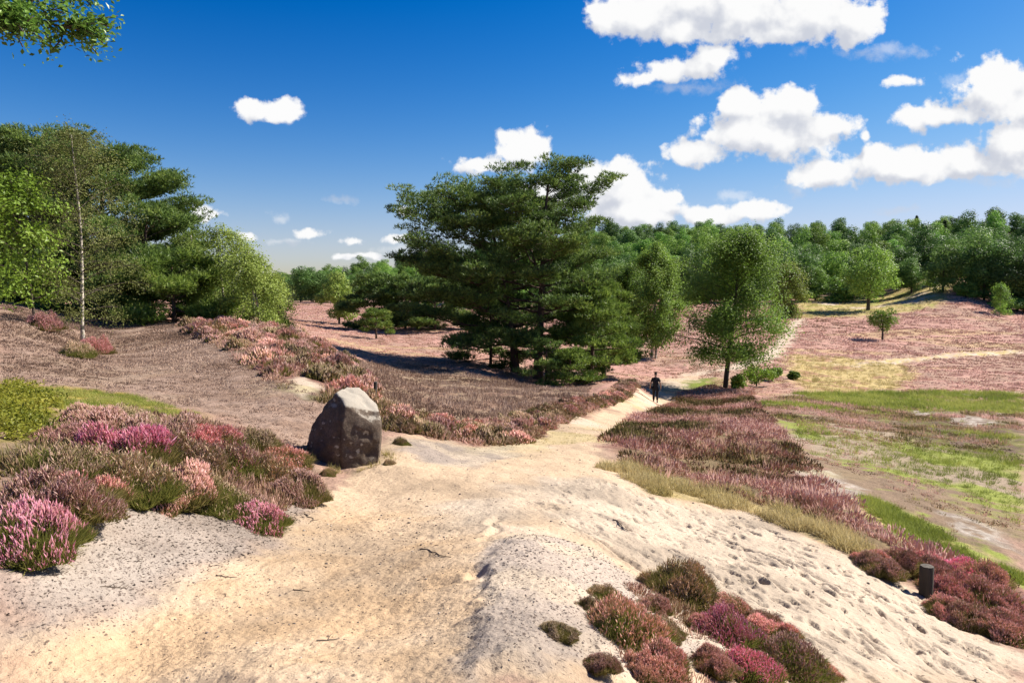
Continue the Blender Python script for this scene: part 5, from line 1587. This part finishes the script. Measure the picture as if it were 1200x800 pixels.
# ------------------------------------------------------------------ boulder
def stone_mat(name, dark, mid, light, scale=3.0, lichen=True):
    m, nt, out = base_mat(name)
    L = nt.links
    tc = nnew(nt, 'ShaderNodeTexCoord')

    def noise(s, d, r=0.6):
        n = nnew(nt, 'ShaderNodeTexNoise'); n.inputs['Scale'].default_value = s; n.inputs['Detail'].default_value = d; n.inputs['Roughness'].default_value = r
        L.new(tc.outputs['Object'], n.inputs['Vector']); return n.outputs[0]
    a, b, c = noise(scale, 8, 0.68), noise(scale * 12, 5, 0.7), noise(scale * 0.8, 3)
    f = mathn(nt, 'ADD', mathn(nt, 'MULTIPLY', a, 0.5), mathn(nt, 'ADD', mathn(nt, 'MULTIPLY', b, 0.32), mathn(nt, 'MULTIPLY', noise(scale * 30, 3, 0.7), 0.18)))
    col = ramp_mix(nt, f, [(*dark, 0.34), (*mid, 0.5), (*light, 0.66)])
    if lichen:                                        # pale lichen blotches and dark algae patches
        v = nnew(nt, 'ShaderNodeTexVoronoi', feature='F1'); v.inputs['Scale'].default_value = scale * 3.2
        wv = nnew(nt, 'ShaderNodeVectorMath', operation='ADD'); L.new(tc.outputs['Object'], wv.inputs[0])
        nz = nnew(nt, 'ShaderNodeTexNoise'); nz.inputs['Scale'].default_value = scale * 4; nz.inputs['Detail'].default_value = 4
        L.new(tc.outputs['Object'], nz.inputs['Vector'])
        sc = nnew(nt, 'ShaderNodeVectorMath', operation='SCALE'); sc.inputs['Scale'].default_value = 0.16
        L.new(nz.outputs['Color'], sc.inputs[0]); L.new(sc.outputs[0], wv.inputs[1]); L.new(wv.outputs[0], v.inputs['Vector'])
        spot = nnew(nt, 'ShaderNodeMapRange', interpolation_type='SMOOTHSTEP'); L.new(v.outputs['Distance'], spot.inputs[0])
        spot.inputs[1].default_value = 0.34; spot.inputs[2].default_value = 0.20; spot.inputs[4].default_value = 0.75
        mx = nnew(nt, 'ShaderNodeMix', data_type='RGBA')
        L.new(mathn(nt, 'MULTIPLY', spot.outputs[0], mathn(nt, 'GREATER_THAN', c, 0.5)), mx.inputs[0]); L.new(col, mx.inputs[6]); mx.inputs[7].default_value = (0.42, 0.38, 0.30, 1)
        dk = nnew(nt, 'ShaderNodeMapRange', interpolation_type='SMOOTHSTEP'); L.new(noise(scale * 1.6, 6, 0.7), dk.inputs[0])
        dk.inputs[1].default_value = 0.5; dk.inputs[2].default_value = 0.66; dk.inputs[4].default_value = 0.7
        m2 = nnew(nt, 'ShaderNodeMix', data_type='RGBA'); L.new(dk.outputs[0], m2.inputs[0]); L.new(mx.outputs[2], m2.inputs[6]); m2.inputs[7].default_value = (0.07, 0.055, 0.045, 1)
        col = m2.outputs[2]
        # sunlit look of the upper side painted in as a pale lichen crust
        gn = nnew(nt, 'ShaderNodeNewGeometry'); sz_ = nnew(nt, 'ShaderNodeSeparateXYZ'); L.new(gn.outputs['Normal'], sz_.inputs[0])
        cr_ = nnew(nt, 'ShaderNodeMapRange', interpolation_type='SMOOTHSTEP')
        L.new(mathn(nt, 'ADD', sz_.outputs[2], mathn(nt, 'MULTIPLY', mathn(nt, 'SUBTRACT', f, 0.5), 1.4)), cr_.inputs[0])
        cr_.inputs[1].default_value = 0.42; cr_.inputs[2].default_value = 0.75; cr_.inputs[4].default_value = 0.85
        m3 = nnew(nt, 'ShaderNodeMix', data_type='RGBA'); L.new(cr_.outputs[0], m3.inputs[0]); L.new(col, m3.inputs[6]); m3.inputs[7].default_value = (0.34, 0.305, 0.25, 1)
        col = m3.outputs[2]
    p = nnew(nt, 'ShaderNodeBsdfPrincipled'); p.inputs['Roughness'].default_value = 0.85; p.inputs['Specular IOR Level'].default_value = 0.25
    L.new(col, p.inputs['Base Color'])
    bp = nnew(nt, 'ShaderNodeBump'); bp.inputs['Strength'].default_value = 0.9; bp.inputs['Distance'].default_value = 0.03
    L.new(f, bp.inputs['Height']); L.new(bp.outputs[0], p.inputs['Normal'])
    L.new(p.outputs[0], out.inputs[0])
    return m


def boulder():
    import bmesh
    k = 12.0 / FPX
    # corner points of the block: pixel position in the photograph and depth towards the back (metres)
    pts = [(360, 548, 0.25), (357, 522, 0.40), (364, 500, 0.42), (384, 468, 0.36), (391, 461, 0.30), (402, 477, 0.06), (397, 500, -0.04), (393, 548, -0.06), (401, 560, -0.02), (437, 555, 0.12), (440, 544, 0.14), (443, 500, 0.22),
           (441, 484, 0.34), (438, 474, 0.55), (418, 457, 0.80), (403, 456, 0.62), (394, 460, 0.48), (436, 500, 0.16),
           (366, 520, 1.0), (372, 560, 1.15), (440, 560, 1.1), (443, 510, 1.05), (425, 476, 1.05), (395, 478, 1.0), (359, 560, 0.3)]
    bm = bmesh.new()
    for (px, py, d) in pts:
        sx, sz = pray(px, py); b0 = pray(400, 552)
        bm.verts.new((sx * (12 + d) - b0[0] * 12, d, max(-0.35, sz * (12 + d) - b0[1] * 12)))
    r = bmesh.ops.convex_hull(bm, input=bm.verts)
    bmesh.ops.delete(bm, geom=list({e for e in r['geom_interior'] + r['geom_unused'] if isinstance(e, bmesh.types.BMVert)}), context='VERTS')
    bmesh.ops.triangulate(bm, faces=bm.faces)
    for cuts in range(5):
        bmesh.ops.subdivide_edges(bm, edges=[e for e in bm.edges if e.calc_length() > 0.05], cuts=1, use_grid_fill=True)
        bmesh.ops.triangulate(bm, faces=bm.faces)
    for _ in range(2):
        bmesh.ops.smooth_vert(bm, verts=bm.verts, factor=0.4, use_axis_x=True, use_axis_y=True, use_axis_z=True)
    bm.normal_update()
    from mathutils import noise as mn
    for v in bm.verts:
        c = v.co
        a = mn.fractal(c * 2.6, 1.0, 2.0, 5)
        b = mn.noise(c * 9.0)
        # a crack running down the front
        crack = math.exp(-((c.x + 0.06 + 0.05 * mn.noise(Vector((0, 0, c.z * 4)))) / 0.035) ** 2) * (1 if c.y < 0.2 else 0) * (0.5 if c.z > 0.8 else 1)
        pit = max(0.0, mn.noise(c * 5.0 + Vector((3, 1, 7))) - 0.15)
        v.co = c + v.normal * (a * 0.028 + b * 0.008 - crack * 0.06 - pit * 0.06)
    me = bpy.data.meshes.new("boulder"); bm.to_mesh(me); bm.free()
    for p in me.polygons:
        p.use_smooth = True
    me.materials.append(stone_mat("granite_boulder", (0.040, 0.029, 0.021), (0.10, 0.073, 0.052), (0.23, 0.18, 0.135), 2.6))
    o = link_mesh("boulder", me)
    g = ground_at(400, 12.0)
    o.location = (g[0], g[1], g[2] - 0.04)
    o.scale = (1.03, 1.03, 1.03)
    tag(o, "large weathered grey boulder at the fork, its front face dark and its top pale", "boulder")


boulder()


# ------------------------------------------------------------------ wooden posts
def wood_post(px, py, h, r, label, lean=(0.0, 0.0)):
    rng = np.random.default_rng(px)
    x, y = ground(px, py)
    root = empty("wooden_post", (x, y, hz(x, y) - 0.02))
    root.rotation_euler = (lean[0], lean[1], 0.3)
    ac = Acc(); n = 28; rows = [-.25, 0.0, 0.25 * h, 0.5 * h, 0.75 * h, h * 0.96, h]
    V, T = [], []
    for j, z in enumerate(rows):
        for i in range(n):
            a = 2 * PI * i / n
            rr = r * (1 + 0.05 * math.sin(3 * a + 1) + 0.035 * rng.uniform(-1, 1) - 0.10 * max(0, math.cos(a * 1 - 2.0)) ** 24) * (0.94 if j == len(rows) - 1 else 1.0)
            V.append((rr * math.cos(a), rr * math.sin(a), z + (0.006 * rng.uniform(-1, 1) if j == len(rows) - 1 else 0)))
    for j in range(len(rows) - 1):
        for i in range(n):
            a, b = j * n + i, j * n + (i + 1) % n
            T += [(a, b, b + n), (a, b + n, a + n)]
    ac.add(V, T)
    ac.build("shaft", M['post_wood'], root, True)
    top = Acc(); V = [(0, 0, h + 0.004)]; T = []
    for q, rr in enumerate((0.35, 0.7, 0.93)):
        for i in range(n):
            a = 2 * PI * i / n
            V.append((rr * r * math.cos(a), rr * r * math.sin(a), h + 0.006 - 0.004 * rr + rng.uniform(-.002, .002)))
    for i in range(n):
        T.append((0, 1 + i, 1 + (i + 1) % n))
        for q in range(2):
            a, b = 1 + q * n + i, 1 + q * n + (i + 1) % n
            T += [(a, a + n, b + n), (a, b + n, b)]
    top.add(V, T); top.build("cut_top", M['post_top'], root)
    tag(root, label, "post")


M['post_wood'] = bark_mat("weathered_post", [(0.022, 0.019, 0.016), (0.055, 0.047, 0.038), (0.11, 0.095, 0.078)], 16, (1, 1, 0.1), 0.7)
M['post_top'] = bark_mat("cut_end_grain", [(0.06, 0.052, 0.042), (0.11, 0.096, 0.078), (0.17, 0.15, 0.12)], 20, (1, 1, 1), 0.4)
wood_post(1085, 697, 0.40, 0.082, "short dark wooden post at the sandy edge of the heather on the right")
wood_post(439, 473, 0.62, 0.05, "thin dark wooden stake in the heather behind the boulder", (0.03, 0.05))


# ------------------------------------------------------------------ the walker, seen from behind
def flat_mat(name, col, rough=0.8, var=0.25, scale=12):
    m, nt, out = base_mat(name)
    tc = nnew(nt, 'ShaderNodeTexCoord')
    n = nnew(nt, 'ShaderNodeTexNoise'); n.inputs['Scale'].default_value = scale; n.inputs['Detail'].default_value = 4
    nt.links.new(tc.outputs['Object'], n.inputs['Vector'])
    c = ramp_mix(nt, n.outputs[0], [tuple(v * (1 - var) for v in col), tuple(v * (1 + var) for v in col)])
    p = nnew(nt, 'ShaderNodeBsdfPrincipled'); p.inputs['Roughness'].default_value = rough; p.inputs['Specular IOR Level'].default_value = 0.3
    nt.links.new(c, p.inputs['Base Color']); nt.links.new(p.outputs[0], out.inputs[0])
    return m


def skin_mesh(name, verts, edges, radii, root_i, mat, parent=None, levels=2):
    me = bpy.data.meshes.new(name)
    me.from_pydata([tuple(v) for v in verts], edges, [])
    me.update()
    me.materials.append(mat)
    o = link_mesh(name, me, parent)
    sk = o.modifiers.new("skin", 'SKIN'); sk.use_smooth_shade = True
    layer = me.skin_vertices[0].data
    for i, r in enumerate(radii):
        layer[i].radius = (r, r) if not isinstance(r, tuple) else r
        layer[i].use_root = (i == root_i)
    ss = o.modifiers.new("subdivision", 'SUBSURF'); ss.levels = levels; ss.render_levels = levels
    return o


def walker():
    x, y = ground(768, 472)
    z = hz(x, y)
    # local frame: x right, y walking direction (away from the camera), z up
    V, E, Rr = [], [], []

    def v(p, r, link=None):
        V.append(p); Rr.append(r)
        if link is not None:
            E.append((link, len(V) - 1))
        return len(V) - 1
    pel = v((0, 0, 0.96), 0.10)
    wai = v((0, 0.01, 1.12), 0.10, pel)
    che = v((0, 0.02, 1.32), (0.17, 0.115), wai)
    nkb = v((0, 0.02, 1.48), (0.09, 0.075), che)
    nk = v((0, 0.035, 1.55), 0.052, nkb)
    h1 = v((0, 0.045, 1.63), (0.075, 0.09), nk)
    h2 = v((0, 0.05, 1.70), (0.082, 0.098), h1)
    v((0, 0.045, 1.775), (0.052, 0.062), h2)
    hands = []
    for s, sw in ((-1, 0.10), (1, -0.06)):
        sh = v((s * 0.17, 0.02, 1.42), 0.066, che)
        el = v((s * 0.27, -0.05 + sw * 0.2, 1.17), 0.043, sh)
        wr = v((s * 0.30, 0.06 + sw, 0.93), 0.029, el)
        pm = v((s * 0.305, 0.09 + sw, 0.85), (0.022, 0.038), wr)
        for q, L in ((-0.028, 0.062), (-0.009, 0.075), (0.010, 0.07), (0.028, 0.055)):
            k = v((s * 0.305, 0.105 + sw + q, 0.81), 0.010, pm)
            v((s * 0.297, 0.115 + sw + q, 0.81 - L), 0.008, k)
        t = v((s * 0.28, 0.125 + sw, 0.865), 0.011, pm)
        v((s * 0.275, 0.14 + sw, 0.825), 0.009, t)
    for s, fw, lift in ((-1, 0.12, 0.0), (1, -0.16, 0.05)):
        hp = v((s * 0.09, 0, 0.90), 0.098, pel)
        kn = v((s * 0.095, 0.05 + fw * 0.45, 0.50), 0.064, hp)
        an = v((s * 0.09, fw, 0.095 + lift), 0.042, kn)
        ft = v((s * 0.10, fw + 0.10, 0.045 + lift * 0.3), 0.04, an)
        v((s * 0.105, fw + 0.18, 0.035), 0.033, ft)
    skin = flat_mat("skin", (0.36, 0.22, 0.155), 0.6, 0.08)
    body = skin_mesh("person", V, E, Rr, pel, skin)
    body.location = (x, y, z + 0.01); body.rotation_euler = (0, 0, rad(-6))
    tag(body, "walker in black shirt and black trousers seen from behind on the pale path", "person")
    black = flat_mat("black_cotton", (0.016, 0.015, 0.017), 0.85)
    trs = flat_mat("black_trousers", (0.013, 0.013, 0.015), 0.85)
    # shirt with short sleeves
    sv = [(0, 0, 0.90), (0, 0.01, 1.12), (0, 0.02, 1.32), (0, 0.02, 1.475)]
    sr = [(0.18, 0.15), (0.17, 0.14), (0.19, 0.135), (0.098, 0.085)]
    se = [(0, 1), (1, 2), (2, 3)]
    for s, sw in ((-1, 0.10), (1, -0.06)):
        i = len(sv); sv += [(s * 0.175, 0.02, 1.42), (s * 0.255, -0.035 + sw * 0.2, 1.22)]; sr += [0.083, 0.064]; se += [(2, i), (i, i + 1)]
    skin_mesh("shirt", sv, se, sr, 0, black, body)
    tv = [(0, 0, 0.965), (0, 0.01, 1.06)]; trr = [(0.165, 0.135), (0.14, 0.12)]; te = [(0, 1)]
    for s, fw, lift in ((-1, 0.12, 0.0), (1, -0.16, 0.05)):
        i = len(tv)
        tv += [(s * 0.092, 0, 0.88), (s * 0.097, 0.05 + fw * 0.45, 0.50), (s * 0.092, fw, 0.115 + lift)]; trr += [0.115, 0.080, 0.066]; te += [(0, i), (i, i + 1), (i + 1, i + 2)]
    skin_mesh("trousers", tv, te, trr, 0, trs, body)
    for s, fw, lift in ((-1, 0.12, 0.0), (1, -0.16, 0.05)):
        skin_mesh("shoe", [(s * 0.09, fw - 0.05, 0.05 + lift), (s * 0.10, fw + 0.09, 0.045 + lift * 0.3), (s * 0.105, fw + 0.2, 0.035)], [(0, 1), (1, 2)], [0.05, 0.052, 0.038], 0, black, body)
    skin_mesh("hair", [(0, 0.005, 1.655), (0, 0.02, 1.725), (0, 0.04, 1.765)], [(0, 1), (1, 2)], [(0.07, 0.06), (0.086, 0.08), (0.06, 0.068)], 1, flat_mat("brown_hair", (0.07, 0.045, 0.03), 0.7), body)
    # small shoulder bag at the left hip
    b = Acc()
    n = 20; Vb, Tb = [], []
    for j, (yy, s_) in enumerate(((-0.05, 0.88), (-0.035, 1.0), (0.035, 1.0), (0.05, 0.88))):
        for i in range(n):
            a = 2 * PI * i / n
            c, sn = math.cos(a), math.sin(a)
            Vb.append((0.115 * s_ * math.copysign(abs(c) ** 0.45, c), yy, 0.09 * s_ * math.copysign(abs(sn) ** 0.45, sn)))
    for j in range(3):
        for i in range(n):
            p, q = j * n + i, j * n + (i + 1) % n
            Tb += [(p, q, q + n), (p, q + n, p + n)]
    for base in (0, 3 * n):
        Vb.append((0, -0.052 if base == 0 else 0.052, 0))
        for i in range(n):
            Tb.append((len(Vb) - 1, base + i, base + (i + 1) % n))
    b.add(Vb, Tb)
    bag = b.build("shoulder_bag", black, None, True)
    bag.rotation_euler = (0, 0, rad(80))
    R_ = Matrix.Rotation(rad(-6), 3, 'Z')
    bag.location = Vector((x, y, z + 0.01)) + R_ @ Vector((-0.215, -0.04, 0.90))
    st = Acc()
    ps = np.array([(-0.02, -0.06, 0.08), (0.02, -0.065, 0.2), (0.02, -0.11, 0.36), (0.02, -0.24, 0.53), (0.02, -0.30, 0.575), (-0.08, -0.26, 0.55), (-0.16, -0.14, 0.40), (-0.12, -0.05, 0.22), (-0.02, 0.02, 0.08)])
    V_, T_ = tube(ps, np.full(len(ps), 0.012), 6); st.add(V_, T_)
    st.build("strap", black, bag, True)
    tag(bag, "small black shoulder bag at the walker's left hip", "bag")


walker()


# ------------------------------------------------------------------ fallen twigs and small stones on the sand
M['twig'] = bark_mat("dry_twig", [(0.05, 0.038, 0.03), (0.11, 0.085, 0.065), (0.2, 0.16, 0.12)], 30, (1, 1, 1), 0.3)


def ground_top(x, y):
    """height of the modelled ground, relief included"""
    col, sand, lit = cover(np.array([x]), np.array([y]))
    return float((height(x, y) + relief(np.array([x]), np.array([y]), sand))[0])


def twig(p0, p1, r, label, seed, forks=1):
    rng = np.random.default_rng(seed)
    a, b = np.array(ground(*p0)), np.array(ground(*p1))
    n = 9; t = np.linspace(0, 1, n)
    q = a[None] * (1 - t[:, None]) + b[None] * t[:, None]
    side = np.array([-(b - a)[1], (b - a)[0]])
    q = q + side[None] * (0.10 * np.sin(t * 4.2 + seed) + rng.normal(0, 0.02, n))[:, None]
    zz = np.array([ground_top(*p) for p in q])
    zz = np.convolve(np.pad(zz, 1, 'edge'), [.25, .5, .25], 'valid') + r * 0.9
    P = np.concatenate([q, zz[:, None]], 1)
    o0 = P[0].copy()
    root = Acc()
    V, T = tube(P - o0, r * (1 - 0.6 * t), 6); root.add(V, T)
    for k in range(forks):
        i = rng.integers(2, n - 2); L = np.linalg.norm(b - a) * rng.uniform(0.2, 0.4)
        an = math.atan2(b[1] - a[1], b[0] - a[0]) + rng.choice([-1, 1]) * rng.uniform(0.4, 0.8)
        e = np.stack([np.cos(an) * L * np.linspace(0, 1, 5), np.sin(an) * L * np.linspace(0, 1, 5), np.linspace(0, 0.02, 5)], 1) + P[i] - o0
        V, T = tube(e, np.linspace(r * 0.55, r * 0.25, 5), 5); root.add(V, T)
    o = root.build("fallen_twig", M['twig'], None, True)
    o.location = o0
    tag(o, label, "twig")


twig((487, 650), (533, 654), 0.007, "longest dark twig lying across the middle of the sandy track", 1)
twig((372, 752), (398, 748), 0.006, "short twig on the yellow sand near the bottom left", 2)
twig((253, 673), (277, 678), 0.006, "curled twig at the border of grey and yellow sand", 3, 2)
twig((345, 694), (362, 697), 0.005, "small twig lying on the yellow sand right of the grey bank", 4)
twig((82, 578), (107, 594), 0.007, "dark twig sticking out of the left heather over the grey bank", 5, 2)
twig((357, 604), (365, 616), 0.008, "short twig on the sand just left below the boulder", 6)
twig((716, 612), (740, 626), 0.009, "twig on the pale slope above the mound", 7)
twig((120, 690), (150, 684), 0.005, "thin twig lying on the grey sand bank at the left", 8, 2)


def litter():
    rng = np.random.default_rng(55)
    C_, D_, S_ = [], [], []

    def on(P, n, smin, smax, k=1.0):
        q = in_poly(P, n, rng)
        C_.append(q); S_.append(rng.uniform(smin, smax, n) * np.clip(np.hypot(q[:, 0], q[:, 1]) / 5, 0.7, 1.5))
    on(WP['LITTER_BANK'], 1500, 0.008, 0.036)
    on(WP['MOUND'], 900, 0.008, 0.03)
    on(WP['ORANGE'], 900, 0.006, 0.02)
    on(WP['PATH'], 1400, 0.008, 0.03)
    on(WP['LEFT_HEATHER'], 2200, 0.02, 0.07)
    q = np.concatenate(C_); s = np.concatenate(S_)
    col, sand, lit = cover(q[:, 0], q[:, 1])
    z = height(q[:, 0], q[:, 1]) + relief(q[:, 0], q[:, 1], sand)
    n = len(q)
    a = rng.uniform(0, 2 * PI, n)
    d = np.stack([np.cos(a), np.sin(a), rng.normal(0, 0.15, n)], 1)
    base = np.concatenate([q, (z + 0.004)[:, None]], 1) - d * s[:, None] * 0.5
    V, T, A = spikes(base, d, s, 0.0016 + s * rng.uniform(0.03, 0.11, n), np.clip(rng.normal(0.4, 0.28, n), 0, 1))
    o = link_mesh("twig_litter", raw_mesh("twig_litter", V, T, A, leaf_mat("dead_twigs", [(0.05, 0.038, 0.03), (0.14, 0.105, 0.08), (0.33, 0.27, 0.22)], 0, 0.8, 0.2)))
    tag(o, "scattered dead heather twigs and bark crumbs on the sand", "litter", None, 'stuff')


litter()


def pebbles():
    rng = np.random.default_rng(66)
    o_, f_ = [], []
    import bmesh
    bm = bmesh.new(); bmesh.ops.create_icosphere(bm, subdivisions=1, radius=1)
    bv = np.array([v.co[:] for v in bm.verts]); bf = np.array([[v.index for v in f.verts] for f in bm.faces]); bm.free()
    q = np.concatenate([in_poly(WP['PATH'], 260, rng), in_poly(WP['ORANGE'], 150, rng), in_poly(WP['MOUND'], 160, rng)])
    col, sand, lit = cover(q[:, 0], q[:, 1])
    z = height(q[:, 0], q[:, 1]) + relief(q[:, 0], q[:, 1], sand)
    ac = Acc()
    for i in range(len(q)):
        s = rng.uniform(0.004, 0.013) * np.clip(math.hypot(*q[i]) / 6, 0.7, 1.6)
        V = bv * (s * rng.uniform(0.7, 1.3, 3)) * (1 + 0.18 * rng.normal(0, 1, (len(bv), 1)))
        V[:, 2] *= 0.6
        ac.add(V + [q[i, 0], q[i, 1], z[i] + s * 0.2], bf, rng.uniform(0, 1))
    V, T, A = ac.arrays()
    o = link_mesh("gravel", raw_mesh("gravel", V, T, A, leaf_mat("small_stones", [(0.06, 0.05, 0.045), (0.16, 0.13, 0.11), (0.38, 0.33, 0.28)], 0, 0.85, 0.2), True))
    tag(o, "small dark stones strewn over the sandy paths", "gravel", None, 'stuff')


pebbles()
